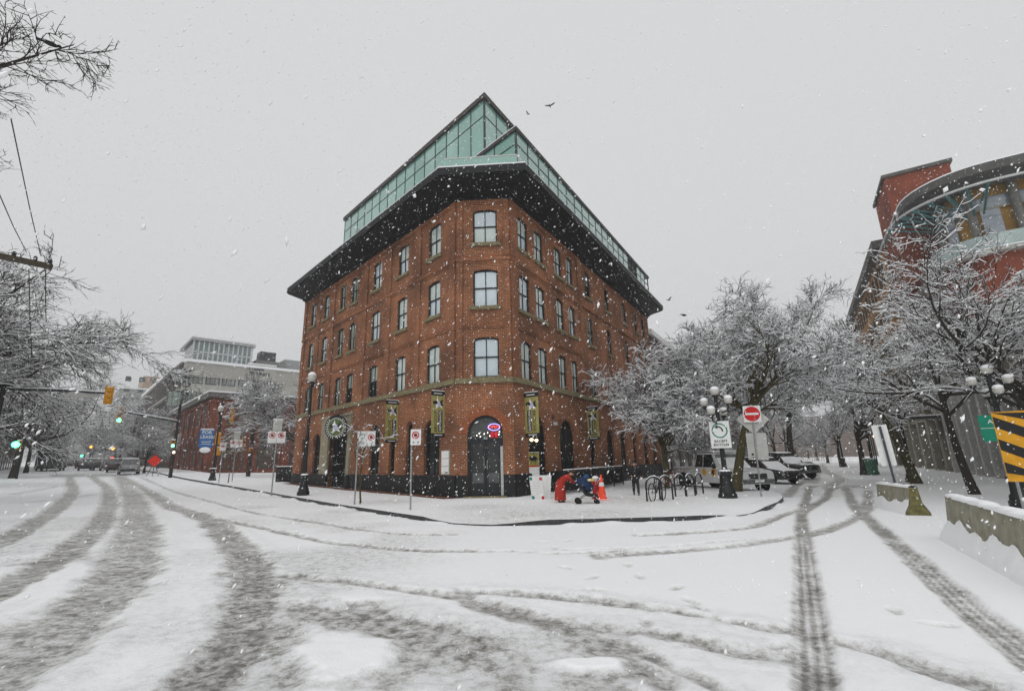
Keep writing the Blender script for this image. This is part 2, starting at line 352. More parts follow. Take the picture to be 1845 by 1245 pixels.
def road_sheet():
    fa = np.arange(-66, 66.01, .22); ca = np.concatenate([np.arange(-180, -66, 6.), fa, np.arange(70, 180, 6.)])
    rs = [0.0]
    r = 1.6
    while r < 2200: rs.append(r); r *= 1.0062 if r < 26 else (1.0095 if r < 70 else 1.06)
    rs = np.array(rs[1:]); A, Rr = np.meshgrid(np.radians(ca), rs)
    X = (Rr*np.sin(A)).ravel(); Y = (Rr*np.cos(A)).ravel(); nr, na = len(rs), len(ca)
    near = np.nonzero(np.hypot(X, Y) < 130)[0]
    h = np.zeros_like(X); d = np.zeros_like(X); ch = np.zeros_like(X)
    h[near], d[near], ch[near] = snow_height(X[near], Y[near])
    Z = gz_np(np.clip(X, -260, 300))+h-.035
    V = np.column_stack([X, Y, Z]); V = np.vstack([V, [[0, 0, -.02]]])
    i, j = np.meshgrid(np.arange(nr-1), np.arange(na), indexing='ij'); j2 = (j+1) % na
    F = np.stack([i*na+j, (i+1)*na+j, (i+1)*na+j2, i*na+j2], -1).reshape(-1, 4)
    me = bpy.data.meshes.new('road'); nv = len(V); nf = len(F)
    tri = np.array([(nv-1, k, (k+1) % na) for k in range(na)])
    me.vertices.add(nv); me.vertices.foreach_set('co', V.ravel().astype(np.float32))
    loops = np.concatenate([F.ravel(), tri.ravel()]); me.loops.add(len(loops)); me.loops.foreach_set('vertex_index', loops.astype(np.int32))
    st = np.concatenate([np.arange(nf)*4, nf*4+np.arange(len(tri))*3]); me.polygons.add(len(st)); me.polygons.foreach_set('loop_start', st.astype(np.int32))
    me.update(calc_edges=True); me.validate(); me.shade_smooth()
    for nm, arr in (('slush', d), ('churn', ch)):
        at = me.attributes.new(nm, 'FLOAT', 'POINT'); at.data.foreach_set('value', np.append(arr, 0).astype(np.float32))
    return me
def road_material():
    m = bpy.data.materials.new('trodden_snow'); m.use_nodes = True; t = m.node_tree; N = t.nodes.new; L = t.links.new; b = t.nodes['Principled BSDF']
    a = N('ShaderNodeAttribute'); a.attribute_name = 'slush'; tc = N('ShaderNodeTexCoord')
    n = N('ShaderNodeTexNoise'); n.inputs['Scale'].default_value = 16; n.inputs['Detail'].default_value = 8; n.inputs['Roughness'].default_value = .7; L(tc.outputs['Object'], n.inputs['Vector'])
    mm = N('ShaderNodeMath'); mm.operation = 'MULTIPLY_ADD'; L(n.outputs['Fac'], mm.inputs[0]); mm.inputs[1].default_value = .9; mm.inputs[2].default_value = .55
    ac = N('ShaderNodeAttribute'); ac.attribute_name = 'churn'
    n3 = N('ShaderNodeTexNoise'); n3.inputs['Scale'].default_value = 7; n3.inputs['Detail'].default_value = 10; n3.inputs['Roughness'].default_value = .78; L(tc.outputs['Object'], n3.inputs['Vector'])
    sp = N('ShaderNodeMapRange'); sp.inputs['From Min'].default_value = .47; sp.inputs['From Max'].default_value = .68; sp.inputs['To Max'].default_value = .72; L(n3.outputs['Fac'], sp.inputs['Value'])
    cs = N('ShaderNodeMath'); cs.operation = 'MULTIPLY'; L(sp.outputs[0], cs.inputs[0]); L(ac.outputs['Fac'], cs.inputs[1])
    iv = N('ShaderNodeMath'); iv.operation = 'SUBTRACT'; iv.inputs[0].default_value = 1; L(a.outputs['Fac'], iv.inputs[1])
    par = N('ShaderNodeMath'); par.operation = 'MULTIPLY'; L(iv.outputs[0], par.inputs[0]); L(a.outputs['Fac'], par.inputs[1])
    nc = N('ShaderNodeMath'); nc.operation = 'SUBTRACT'; L(n3.outputs['Fac'], nc.inputs[0]); nc.inputs[1].default_value = .5
    ea = N('ShaderNodeMath'); ea.operation = 'MULTIPLY'; L(par.outputs[0], ea.inputs[0]); L(nc.outputs[0], ea.inputs[1])
    es = N('ShaderNodeMath'); es.operation = 'MULTIPLY_ADD'; L(ea.outputs[0], es.inputs[0]); es.inputs[1].default_value = 9.0; L(a.outputs['Fac'], es.inputs[2]); es.use_clamp = True
    m0 = N('ShaderNodeMath'); m0.operation = 'MULTIPLY'; L(es.outputs[0], m0.inputs[0]); L(mm.outputs[0], m0.inputs[1])
    mu = N('ShaderNodeMath'); mu.operation = 'ADD'; mu.use_clamp = True; L(m0.outputs[0], mu.inputs[0]); L(cs.outputs[0], mu.inputs[1])
    r = N('ShaderNodeValToRGB'); e = r.color_ramp.elements
    e[0].position = 0; e[0].color = (.845, .855, .872, 1); e[1].position = 1; e[1].color = (.17, .165, .152, 1)
    x = r.color_ramp.elements.new(.25); x.color = (.70, .70, .70, 1); x = r.color_ramp.elements.new(.55); x.color = (.46, .455, .44, 1)
    L(mu.outputs[0], r.inputs[0]); L(r.outputs[0], b.inputs['Base Color'])
    rr = N('ShaderNodeMapRange'); rr.inputs['To Min'].default_value = .68; rr.inputs['To Max'].default_value = .38; L(mu.outputs[0], rr.inputs['Value']); L(rr.outputs[0], b.inputs['Roughness'])
    n2 = N('ShaderNodeTexNoise'); n2.inputs['Scale'].default_value = 38; n2.inputs['Detail'].default_value = 6; L(tc.outputs['Object'], n2.inputs['Vector'])
    bp = N('ShaderNodeBump'); bp.inputs['Strength'].default_value = .35; bp.inputs['Distance'].default_value = .02; L(n2.outputs['Fac'], bp.inputs['Height'])
    cm = N('ShaderNodeMath'); cm.operation = 'ADD'; L(ac.outputs['Fac'], cm.inputs[0]); L(a.outputs['Fac'], cm.inputs[1]); cm.use_clamp = True
    n4 = N('ShaderNodeTexNoise'); n4.inputs['Scale'].default_value = 9; n4.inputs['Detail'].default_value = 9; n4.inputs['Roughness'].default_value = .72; L(tc.outputs['Object'], n4.inputs['Vector'])
    hm_ = N('ShaderNodeMath'); hm_.operation = 'MULTIPLY'; L(n4.outputs['Fac'], hm_.inputs[0]); L(cm.outputs[0], hm_.inputs[1])
    b2_ = N('ShaderNodeBump'); b2_.inputs['Strength'].default_value = .9; b2_.inputs['Distance'].default_value = .07; L(hm_.outputs[0], b2_.inputs['Height']); L(bp.outputs[0], b2_.inputs['Normal']); L(b2_.outputs[0], b.inputs['Normal'])
    return m
ROADM = road_material(); tag(put('road', road_sheet(), ROADM), kind='structure')

# ---------------------------------------------------------------- building lines
A = Vector((-2.677, 21.901, 0)); B = Vector((-.008, 21.749, 0)); AZL, AZR = R(43.35), R(30.86)
DL = Vector((-math.sin(AZL), math.cos(AZL), 0)); DR = Vector((math.sin(AZR), math.cos(AZR), 0)); DC = (B-A).normalized(); CW = (B-A).length
NL = Vector((-math.cos(AZL), -math.sin(AZL), 0)); NR = Vector((math.cos(AZR), -math.sin(AZR), 0)); NC = Vector((DC.y, -DC.x, 0))
def fr(o, du, n): return lambda p: o + du*p[0] + n*(-p[1]) + Vector((0, 0, p[2]))      # local (u, inward depth, z)
# ---------------------------------------------------------------- pavement and kerb
kend = ks[-1]; kfar = [Vector((7.2, 24.5))+Vector((DR.x, DR.y))*t for t in (5.5, 14, 30, 60, 110)]
kline = [ks[0]+Vector((DL.x, DL.y))*70]+ks+kfar
bl = [A+DL*110, A+DL*40, A, B, B+DR*40, B+DR*125]
def resample(pl, n):
    pl = [Vector((p[0], p[1])) for p in pl]; L = [0]
    for a, b in zip(pl[:-1], pl[1:]): L.append(L[-1]+(b-a).length)
    return pl, L
def near_on(pl, p):
    best = None
    for a, b in zip(pl[:-1], pl[1:]):
        d = b-a; t = max(0, min(1, (p-a).dot(d)/d.length_squared)); q = a+d*t
        if best is None or (q-p).length < best[0]: best = ((q-p).length, q)
    return best[1]
bl2 = [Vector((p.x, p.y)) for p in bl]
dense = []
for a, b in zip(kline[:-1], kline[1:]):
    n = max(1, int((b-a).length/.5)) if (b-a).length < 12 else 12
    dense += [a+(b-a)*i/n for i in range(n)]
dense.append(kline[-1])
PAVH = .11
def pav_drop(p):      # dropped kerb at the crossing points
    def ramp(q, r): return max(0, 1-(p-q).length/r)
    return min(1, 1.7*ramp(ks[11], 1.9)+1.7*ramp(ks[20], 1.6))
mb = MB(); M_ = 14; rows = []
for i, k in enumerate(dense):
    t0 = i/(len(dense)-1); q = near_on(bl2, k)
    n = (q-k).normalized(); row = []
    for j in range(M_+1):
        s = j/M_; p = k+(q-n*-.25-k)*s; hh = PAVH-(.1*pav_drop(k)*(1-min(1, s*3)))
        hh += .025*(float(fbm(np.array([p.x]), np.array([p.y]), .9, 3, 5)[0])-.4)*min(1, s*8)
        row.append((p.x, p.y, gz(p.x)+hh+.004+.012*min(1, s*10)))
    rows.append(row)
vs_ = [p for r in rows for p in r]; w_ = M_+1
fs_ = [(i*w_+j, i*w_+j+1, (i+1)*w_+j+1, (i+1)*w_+j) for i in range(len(rows)-1) for j in range(M_)]
mb.add(vs_, fs_)
PAVSNOW = mat('pavement_snow', (.85, .86, .875), .65, .05, 2.2, .5)
pv_o = tag(mb.build('pavement', ROADM, smooth=True, recalc=False), kind='structure')
PX = np.array([v[0] for v in mb.v]); PY = np.array([v[1] for v in mb.v]); ps = np.zeros_like(PX)
for (px_, py_), rr_ in (((960, 926), 3.2), ((1120, 902), 3.5), ((1080, 925), 2.2), ((870, 915), 1.6), ((700, 905), 1.5)):
    c_ = G(px_, py_, .1); ps = np.maximum(ps, np.clip(1.25-np.hypot(PX-c_.x, PY-c_.y)/rr_, 0, 1))
for nm_, ar_ in (('slush', ps*.13*(.4+1.2*fbm(PX, PY, .9, 3, 12))), ('churn', ps*.55+.06)):
    at_ = pv_o.data.attributes.new(nm_, 'FLOAT', 'POINT'); at_.data.foreach_set('value', ar_.astype(np.float32))
KERB = mat('wet_granite_kerb', (.045, .045, .047), .55, .35, 8, .3)
mb = MB()
for i in range(len(dense)-1):
    a, b = dense[i], dense[i+1]; na = (near_on(bl2, a)-a).normalized(); nb = (near_on(bl2, b)-b).normalized()
    ha = PAVH*(1-.93*pav_drop(a)); hb = PAVH*(1-.93*pav_drop(b)); za, zb = gz(a.x), gz(b.x)
    A0, B0 = a-na*.02, b-nb*.02; A1, B1 = a+na*.04, b+nb*.04
    mb.add([(A0.x, A0.y, za-.2), (B0.x, B0.y, zb-.2), (B0.x, B0.y, zb+hb), (A0.x, A0.y, za+ha), (A1.x, A1.y, za+ha), (B1.x, B1.y, zb+hb)], [(0, 1, 2, 3), (3, 2, 5, 4)])
tag(mb.build('kerb', KERB, recalc=False), kind='structure')
# bare strip of brick paving along the foot of the building
PAVE = mat('bare_brick_paving', (.13, .055, .03), .8, .4, 12, .5)
def strip(p, d, n, u0, u1, w0, w1, name, m, dz=.135, st=40):
    mb = MB(); pr = None
    for i in range(st+1):
        u = u0+(u1-u0)*i/st; ww = w1*(.75+.5*float(fbm(np.array([u]), np.array([3.]), 1.3, 2, 8)[0]))
        a = p+d*u+n*w0; b = p+d*u+n*ww
        cur = [(a.x, a.y, gz(a.x)+dz+.012), (b.x, b.y, gz(b.x)+dz)]
        if pr: mb.add([pr[0], pr[1], cur[1], cur[0]], [(0, 1, 2, 3)])
        pr = cur
    return tag(mb.build(name, m, recalc=False), kind='structure')
strip(A, DL, NL, -.25, 21.2, .02, .8, 'bare_paving', PAVE); strip(A, DC, NC, -.2, CW-.3, .02, .3, 'bare_paving', PAVE)
# ================================================================ CORNER BUILDING
ROOF, WT = 15.75, 14.8
bld = thing('corner_building', 'tall red brick corner building with dark overhanging cornice and green glass penthouse', 'building', A)
Ai = Matrix.Translation(-A)
def badd(mbx, name, m, parent=None, **k):
    o = mbx.build(name, m, parent or bld, **k); o.location = -A; return o
FL, FC, FR_ = fr(A, DL, NL), fr(A, DC, NC), fr(B, DR, NR)
LENL, LENR = 21.05, 25.9
# window columns: (centre, width)
F2, F3, F4 = (5.55, 7.5), (9.05, 10.98), (12.4, 14.28)
LW = [(2.0, 1.15), (5.25, 1.1), (8.45, 1.1), (11.75, .95), (13.6, .95), (16.5, 1.0), (19.1, 1.0)]
RW = [(1.42, 1.05), (3.2, 1.05), (5.7, .98), (7.4, .95), (10.4, .95), (14.2, .85), (18.4, .9), (21.7, .9), (24.0, .9)]
CWN = [(1.44, 1.22)]
LG = [(1.98, 1.35, 3.75), (4.06, .6, 3.82), (5.85, .62, 3.8), (7.87, 1.2, 3.9), (16.55, 1.25, 3.85), (18.7, 1.25, 3.8)]
RG = [(2.3, 1.9, 3.85), (5.85, 2.0, 3.85), (9.6, .95, 3.7), (12.85, 1.3, 3.6), (15.6, 1.35, 3.6), (18.4, .95, 3.6), (21.5, 1.3, 3.6), (24.3, 1.2, 3.6)]
CG = [(1.35, 1.64, 3.76)]
PT = 1.1                                                    # top of the charcoal base
def facade(T, ln, wins, grounds, door, name, u_off):
    holes = []; rect = [(0, -.3), (ln, -.3), (ln, WT+.15), (0, WT+.15)]
    for c, w in wins:
        for z0, z1 in (F2, F3, F4): holes.append(arch(w, z1-z0, .1, 6, c, z0))
    for c, w, h in grounds: holes.append(arch(w, h-(.2 if c == door else PT), w/2, 12, c, .2 if c == door else PT))
    if name == 'L': holes.append([(11.3, .1), (14.3, .1), (14.3, 3.5), (11.3, 3.5)])
    mbx = MB(T).prism(rect, 0, .32, holes)
    o0 = T(Vector((0, 0, 0))); du = (T(Vector((1, 0, 0)))-o0)
    badd(mbx, 'wall', BRICK, uv=lambda p: ((p-o0).dot(du)+u_off, p.z), recalc=True)
    # charcoal stone base in blocks proud of the brick, stepping round the doors
    u = 0; r = random.Random(len(wins)); stops = []
    gaps = [(c-w/2-.0, c+w/2+.0) for c, w, h in grounds if c == door]
    if name == 'L': gaps.append((11.25, 14.35))
    while u < ln-.05:
        e = min(ln, u+r.uniform(1.1, 1.5))
        for g0, g1 in gaps:
            if u < g0 < e: e = g0
            if g0-.01 <= u < g1: u = e = g1
        if e <= u: continue
        if ln-e < .4 and not any(e < g0 < ln for g0, _ in gaps): e = ln
        badd(MB(T).box(u+.004, e-.004, -.07, .02, -.3, PT), 'base_stone', DARKSTONE); u = e
    return o0, du
facade(FL, LENL, LW, LG, None, 'L', 0); facade(FC, CW, CWN, CG, 1.35, 'C', 40.11); facade(FR_, LENR, RW, RG, None, 'R', 80.05)
# ---- windows of the upper floors
PANE_L = mat('pale_blind_behind_glass', (.50, .57, .54), .12, .12, 1.2, 0, coat=.6)
PANE_M = mat('grey_green_glass', (.27, .32, .275), .08, .25, 1.2, 0, coat=.8)
PANE_D = mat('dark_window_glass', (.014, .017, .017), .1, .4, 1.5, 0, coat=.12)
PANE_B = mat('bluish_blind_behind_glass', (.52, .60, .64), .12, .08, 1.2, 0, coat=.6)
WMESH = {}
def window(T, c, w, z0, z1, du, pm, two=True):
    key = (w, round(z1-z0, 2)); h = z1-z0; f = .068
    if key not in WMESH:
        out = arch(w, h, .1, 6); inn = arch(w-2*f, h-2*f, .09, 6, 0, f)
        fm = MB().ring(out, inn, -.03, .09).box(-w/2+f, w/2-f, -.005, .06, h*.5-.035, h*.5+.035).box(-.022, .022, 0, .05, f, h-f-.004).mesh('window')
        ps = []
        for sx in (-1, 1):
            for k in (0, 1):
                x0, x1 = (.022, w/2-f) if sx > 0 else (-w/2+f, -.022)
                a, b = (f, h*.5-.035) if k == 0 else (h*.5+.035, h-f-.03)
                ps.append(MB().box(x0, x1, .03+.02*(1-k), .036+.02*(1-k), a, b).mesh('pane'))
        sl = MB().box(-w/2-.16, w/2+.16, -.25, .05, -.17, -.002).mesh('sill', bevel=.012)
        WMESH[key] = (fm, ps, sl)
    fm, ps, sl = WMESH[key]
    p = T(Vector((c, .11, z0))); a = math.atan2(du.y, du.x)
    if T is FL: a += math.pi                      # local x must run with the outward side at -y
    o = put('window', fm, TRIM, bld, p-A, (0, 0, a))
    for q in ps: put('pane', q.copy() if False else q, None, o).data
    for ch, q in zip([x for x in o.children], ps): pass
    put('sill', sl, STONE, o)
    return o
def fix_angle(T): 
    o0 = T(Vector((0, 0, 0))); return T(Vector((1, 0, 0)))-o0
rw = random.Random(4)
PMESH = {}
def set_panes(o, pm, r):
    alt = {PANE_L: (PANE_L, PANE_L, PANE_B), PANE_B: (PANE_B, PANE_B, PANE_L), PANE_M: (PANE_M, PANE_M, PANE_L), PANE_D: (PANE_D, PANE_M, PANE_M)}[pm]; up, lo = r.choice(alt), r.choice(alt); base_pm = pm
    for n_, ch in enumerate([c for c in o.children if c.name.startswith('pane')]):
        pm = lo if n_ % 2 == 0 else up
        if ch.name.startswith('pane'):
            k = (ch.data.name, pm.name)
            if k not in PMESH:
                m2 = ch.data.copy(); m2.materials.clear(); m2.materials.append(pm); PMESH[k] = m2
            ch.data = PMESH[k]
for T, ws, nm in ((FL, LW, 'L'), (FC, CWN, 'C'), (FR_, RW, 'R')):
    du = fix_angle(T)
    for i, (c, w) in enumerate(ws):
        for k, (z0, z1) in enumerate((F2, F3, F4)):
            o = window(T, c, w, z0, z1, du, None)
            if nm == 'C': pm = (PANE_B, PANE_B, PANE_L)[k]
            elif nm == 'L': pm = PANE_L if i < 2 or (i == 2 and k > 0) or (i > 4 and k > 0) else (PANE_D if k == 0 and i >= 2 else PANE_M)
            else: pm = PANE_L if i < 4 else PANE_D
            set_panes(o, pm, rw)
# ---- bands, pilasters, corbels
def band(z0, z1, out, m, name, bev=0, l=True):
    for T, ln in ((FL, LENL), (FC, CW), (FR_, LENR)):
        badd(MB(T).box(-.0 if T is not FC else -out*.35, ln if T is not FC else ln+out*.35, -out, .02, z0, z1), name, m, uv=(lambda p: (p.x*1.4+p.y*.3, p.z)) if m is BRICK else None)
band(5.27, 5.5, .13, STONE, 'string_course')
band(11.42, 11.62, .12, BRICK, 'belt_course'); band(11.62, 11.7, .06, BRICK, 'belt_course')
def uvf(T):
    o0 = T(Vector((0, 0, 0))); du = T(Vector((1, 0, 0)))-o0
    return lambda p: ((p-o0).dot(du), p.z)
for T, us in ((FL, (.28, 3.5, 6.78, 9.9, 15.05, 17.8, 20.75)), (FR_, (.25, 4.3, 8.75))):
    for u in us:
        w = .5 if u > .4 else .44
        for z0, z1 in ((5.5, 11.42), (11.7, WT)):
            badd(MB(T).box(u-w/2, u+w/2, -.1, .02, z0, z1), 'pilaster', BRICK, uv=uvf(T))
for T, ln, us in ((FL, LENL, (.5, 3.25, 3.75, 6.53, 7.03, 9.65, 10.15, 14.8, 15.3, 17.55, 18.05, 20.5)), (FR_, LENR, (.5, 4.05, 4.55, 8.5)), (FC, CW, (0.3, CW-.3))):
    for a, b in zip(us[::2], us[1::2]):
        for k, zc in enumerate((7.95, 11.32, 14.55)):
            badd(MB(T).box(a, b, -.05, .02, zc, zc+.09).box(a, b, -.085, .02, zc+.09, zc+(.16 if k < 2 else .27)), 'corbel', BRICK, uv=uvf(T))
# front corner piers
for u in (.16, CW-.16):
    badd(MB(FC).box(u-.15, u+.15, -.06, .02, 5.5, WT), 'pilaster', BRICK, uv=uvf(FC))
# ---- ground floor arches: brick rings, dark glazing with bars
def arch_fill(T, c, w, h, z0, wide):
    du = fix_angle(T); f = .08
    fm = MB(T).ring(arch(w, h-z0, w/2, 12, c, z0), arch(w-2*f, h-z0-f-.06, (w-2*f)/2, 12, c, z0+.06), .14, .24)
    if wide: fm.box(c-.025, c+.025, .16, .22, z0+.06, h-f-.02)
    fm.box(c-w/2+f, c+w/2-f, .16, .22, 2.62, 2.7)
    o = badd(fm, 'window', TRIM)
    badd(MB(T).prism(arch(w-2*f, h-z0-f-.06, (w-2*f)/2, 12, c, z0+.06), .195, .2), 'pane', PANE_D, o); o.children[0].location = (0, 0, 0)
    ring = MB(T); n = max(9, int(math.pi*(w/2+.1)/.085)); rr = w/2; cz = h-w/2
    for row in range(2):
        r0 = rr+.01+row*.125; r1 = r0+.115
        for i in range(n):
            a0 = math.pi*(i+.07)/n; a1 = math.pi*(i+.93)/n
            P = lambda r, a, b: (c+r*math.cos(a), b, cz+r*math.sin(a))
            ring.add([P(r0, a0, -.018), P(r0, a1, -.018), P(r1, a1, -.018), P(r1, a0, -.018), P(r0, a0, .02), P(r0, a1, .02), P(r1, a1, .02), P(r1, a0, .02)], [(0, 1, 2, 3), (0, 4, 5, 1), (2, 6, 7, 3), (1, 5, 6, 2), (3, 7, 4, 0)])
    tag(badd(ring, 'arch_bricks', BRICK, uv=lambda p: (p.x, p.z)), kind='stuff')
for c, w, h in LG: arch_fill(FL, c, w, h, PT, w > 1)
for c, w, h in RG: arch_fill(FR_, c, w, h, PT, w > 1)
# ---- front door in its arch
c, w, h = CG[0]; f = .1
dr = badd(MB(FC).ring(arch(w, h-.2, w/2, 14, c, .2), arch(w-2*f, h-.2-f-.02, (w-2*f)/2, 14, c, .22), .1, .24).box(c-w/2+f, c+w/2-f, .12, .22, 2.66, 2.78), 'door_frame', TRIM)
def sub(mbx, name, m, par, **k):
    o = mbx.build(name, m, par, **k); return o
GLASSD = mat('dim_door_glass', (.03, .031, .029), .08, .5, 1.5, 0, coat=.15)
sub(MB(FC).prism([p for p in arch(w-2*f-.004, h-2.78-f-.004, (w-2*f-.004)/2, 14, c, 2.782)], .17, .18), 'pane', mat('transom_glass', (.06, .064, .063), .08, .3, 2, 0, coat=.2), dr)
for s in (-1, 1):
    x0, x1 = (c-.71, c-.008) if s < 0 else (c+.008, c+.71)
    d2 = badd(MB(FC).ring([(x0, .23), (x1, .23), (x1, 2.65), (x0, 2.65)], [(x0+.1, .75), (x1-.1, .75), (x1-.1, 2.5), (x0+.1, 2.5)], .15, .2).box(x0+.1, x1-.1, .16, .19, .3, .73), 'door', TRIM)
    sub(MB(FC).box(x0+.1, x1-.1, .172, .18, 1.2, 2.5), 'pane', GLASSD, d2); sub(MB(FC).box(x0+.1, x1-.1, .172, .18, .752, 1.19), 'pane', mat('low_door_glass', (.08, .09, .087), .08, .2, 2, 0, coat=.2), d2)
    hx = c+s*.07; sub(MB(FC).tube([(hx, .1, 1.35), (hx, .1, 1.75)], .016).box(hx-.01, hx+.01, .1, .16, 1.38, 1.4).box(hx-.01, hx+.01, .1, .16, 1.7, 1.72), 'handle', STEEL, d2)
n_ = text_mesh('305', .13, .003); o = put('lettering', n_, mat('sign_white', (.75, .76, .74), .5, .05), dr, FC(Vector((c, .115, 2.72))), (R(90), 0, math.atan2(DC.y, DC.x)))
# brick voussoirs over the door
ring = MB(FC); cz = h-w/2
for row in range(3):
    n = 36+row*4; r0 = w/2+.012+row*.13; r1 = r0+.118
    for i in range(n):
        a0 = math.pi*(i+.09)/n; a1 = math.pi*(i+.91)/n; P = lambda r, a, b: (c+r*math.cos(a), b, cz+r*math.sin(a))
        ring.add([P(r0, a0, -.02), P(r0, a1, -.02), P(r1, a1, -.02), P(r1, a0, -.02), P(r0, a0, .02), P(r0, a1, .02), P(r1, a1, .02), P(r1, a0, .02)], [(0, 1, 2, 3), (0, 4, 5, 1), (2, 6, 7, 3), (1, 5, 6, 2), (3, 7, 4, 0)])
tag(badd(ring, 'arch_bricks', mat('voussoir_brick', (.30, .1, .045), .9, .25, 9)), kind='stuff')
badd(MB(FC).box(c-w/2-.15, c+w/2+.15, -.35, .25, -.1, .2), 'door_step', STONE, bevel=.02)
badd(MB(FC).box(c+w/2-.13, c+w/2-.01, -.05, .05, .22, 2.35), 'downpipe_cover', mat('pale_grey_paint', (.4, .41, .4), .6, .1))
# ---- side entrance with pale stone surround
SUR = mat('pale_stone_surround', (.27, .24, .17), .9, .2, 6, .3)
sr = badd(MB(FL).box(10.9, 15.5, -.14, .02, 3.5, 4.75).box(14.3, 15.5, -.14, .02, 1.1, 3.5).box(10.9, 11.3, -.14, .02, 1.1, 3.5).box(10.8, 15.6, -.22, .02, 4.75, 4.9), 'entrance_surround', SUR)
sub(MB(FL).box(14.3, 15.45, -.13, .02, -.2, 1.1).box(10.95, 11.3, -.13, .02, -.2, 1.1), 'plinth', DARKSTONE, sr)
d2 = badd(MB(FL).ring([(11.3, .1), (14.3, .1), (14.3, 3.5), (11.3, 3.5)], [(11.45, .2), (14.15, .2), (14.15, 3.35), (11.45, 3.35)], .5, .6).box(12.76, 12.84, .5, .58, .2, 3.35).box(11.45, 14.15, .5, .58, 2.5, 2.6), 'door', TRIM)
sub(MB(FL).box(11.45, 14.15, .54, .55, .2, 3.35), 'pane', PANE_D, d2)
badd(MB(FL).box(11.28, 11.3, .02, .6, .1, 3.5).box(14.3, 14.32, .02, .6, .1, 3.5).box(11.3, 14.3, .02, .6, 3.5, 3.52), 'door_reveal', TRIM)
# ---- dark body behind the openings and the end walls
def offset_pts(o):
    def isect(p, d, q, e):
        det = d.x*-e.y+e.x*d.y; r_ = q-p; t = (r_.x*-e.y+e.x*r_.y)/det; return p+d*t
    a = isect(A+NL*o, DL, A+NC*o, DC); b = isect(A+NC*o, DC, B+NR*o, DR)
    return A+DL*LENL+NL*o, a, b, B+DR*LENR+NR*o
inn = offset_pts(-.6); mb = MB(); n = 4
mb.add([(p.x, p.y, z) for z in (-.3, WT+.1) for p in inn], [(0, 1, 5, 4), (1, 2, 6, 5), (2, 3, 7, 6), (3, 0, 4, 7), (4, 5, 6, 7)])
badd(mb, 'dark_interior', mat('dark_interior', (.012, .012, .013), .9, .2))
wl, wr = A+DL*LENL, B+DR*LENR; back = wl+(wr-wl)*.5+Vector((0, 6, 0))
mb = MB().add([(wl.x, wl.y, -.3), (wl.x-NL.x*14, wl.y-NL.y*14, -.3), (wl.x-NL.x*14, wl.y-NL.y*14, WT+.1), (wl.x, wl.y, WT+.1)], [(0, 1, 2, 3)]).add([(wr.x, wr.y, -.3), (wr.x-NR.x*14, wr.y-NR.y*14, -.3), (wr.x-NR.x*14, wr.y-NR.y*14, WT+.1), (wr.x, wr.y, WT+.1)], [(0, 1, 2, 3)])
badd(mb, 'end_wall', BRICK, uv=lambda p: (p.x+p.y, p.z))
# ---- cornice: swept profile, snow on its lip
prof = [(.0, WT-.02), (.1, WT), (.1, WT+.14), (.3, WT+.16), (.3, WT+.26), (1.5, 15.3), (1.5, 15.36), (1.6, 15.36), (1.6, ROOF), (.9, ROOF+.02)]
def sweep(prof, ext=0.0):
    mb = MB(); rows = []
    for o, z in prof:
        l, a, b, r = offset_pts(o); l = l+DL*max(0, o)*ext; r = r+DR*max(0, o)*ext
        rows.append([(p.x, p.y, z) for p in (l, a, b, r)])
    for q in rows: mb.v += q
    k = 4; mb.f += [(i*k+j, i*k+j+1, (i+1)*k+j+1, (i+1)*k+j) for i in range(len(rows)-1) for j in range(3)]
    mb.f += [tuple(i*k for i in range(len(rows))), tuple(i*k+3 for i in reversed(range(len(rows))))]
    return mb
cor = badd(sweep(prof), 'cornice', CORN)
sub(sweep([(1.58, ROOF+.012), (1.61, ROOF+.03), (1.58, ROOF+.085), (.4, ROOF+.09), (-4, ROOF+.09)]), 'snow', SNOW, cor)
# ---- glass penthouse: high volume behind, lower volume at the right
GGL = mat('green_curtain_glass', (.16, .335, .285), .07, .12, .6, 0, coat=.9, spec=.8)
GGL2 = mat('deep_green_glass', (.10, .27, .215), .07, .15, .6, 0, coat=.9, spec=.8)
GGL3 = mat('green_curtain_glass_pale', (.205, .38, .33), .06, .15, .5, 0, coat=.9, spec=.8); GGL4 = mat('green_curtain_glass_deep', (.12, .28, .24), .06, .15, .5, 0, coat=.9, spec=.8)
MUL = mat('dark_mullion', (.035, .045, .043), .4, .1)
EDGE = mat('brown_roof_edge', (.055, .048, .045), .6, .25, 8)
pent = badd(MB(), 'penthouse', EDGE)
def corner_of(sl, sr):
    p, q = A-NL*sl, B-NR*sr; d, e = DL, DR; det = d.x*-e.y+e.x*d.y; r_ = q-p; t = (r_.x*-e.y+e.x*r_.y)/det; return p+d*t
def curtain(P, d, nout, ln, z0, z1, zt, step, gm, skip=()):
    T = fr(P, d, nout); n = max(1, round(ln/step)); st = ln/n
    for i in range(n):
        if i in skip: 
            sub(MB(T).box(i*st+.03, (i+1)*st-.03, .9, .92, z0, zt), 'recess_panel', PANE_D, pent); continue
        g2 = (gm, gm, GGL3 if gm is GGL else gm, GGL4 if gm is GGL else gm)[rw.randrange(4)]
        sub(MB(T).box(i*st+.03, (i+1)*st-.03, 0, .02, z0, zt-.03), 'pane', g2, pent); sub(MB(T).box(i*st+.03, (i+1)*st-.03, 0, .02, zt+.03, z1), 'pane', g2, pent)
    for i in range(n+1): sub(MB(T).box(i*st-.03, i*st+.03, -.025, .06, z0, z1), 'mullion', MUL, pent)
    sub(MB(T).box(0, ln, -.02, .05, zt-.03, zt+.03), 'transom', MUL, pent)
V1 = corner_of(2.0, 1.9); z1a, z1b = ROOF+.1, 22.27
curtain(V1, DL, NL, 18.9, z1a, z1b, 21.2, 1.3, GGL); curtain(V1, DR, NR, 14, z1a, z1b, 21.2, 1.3, GGL)
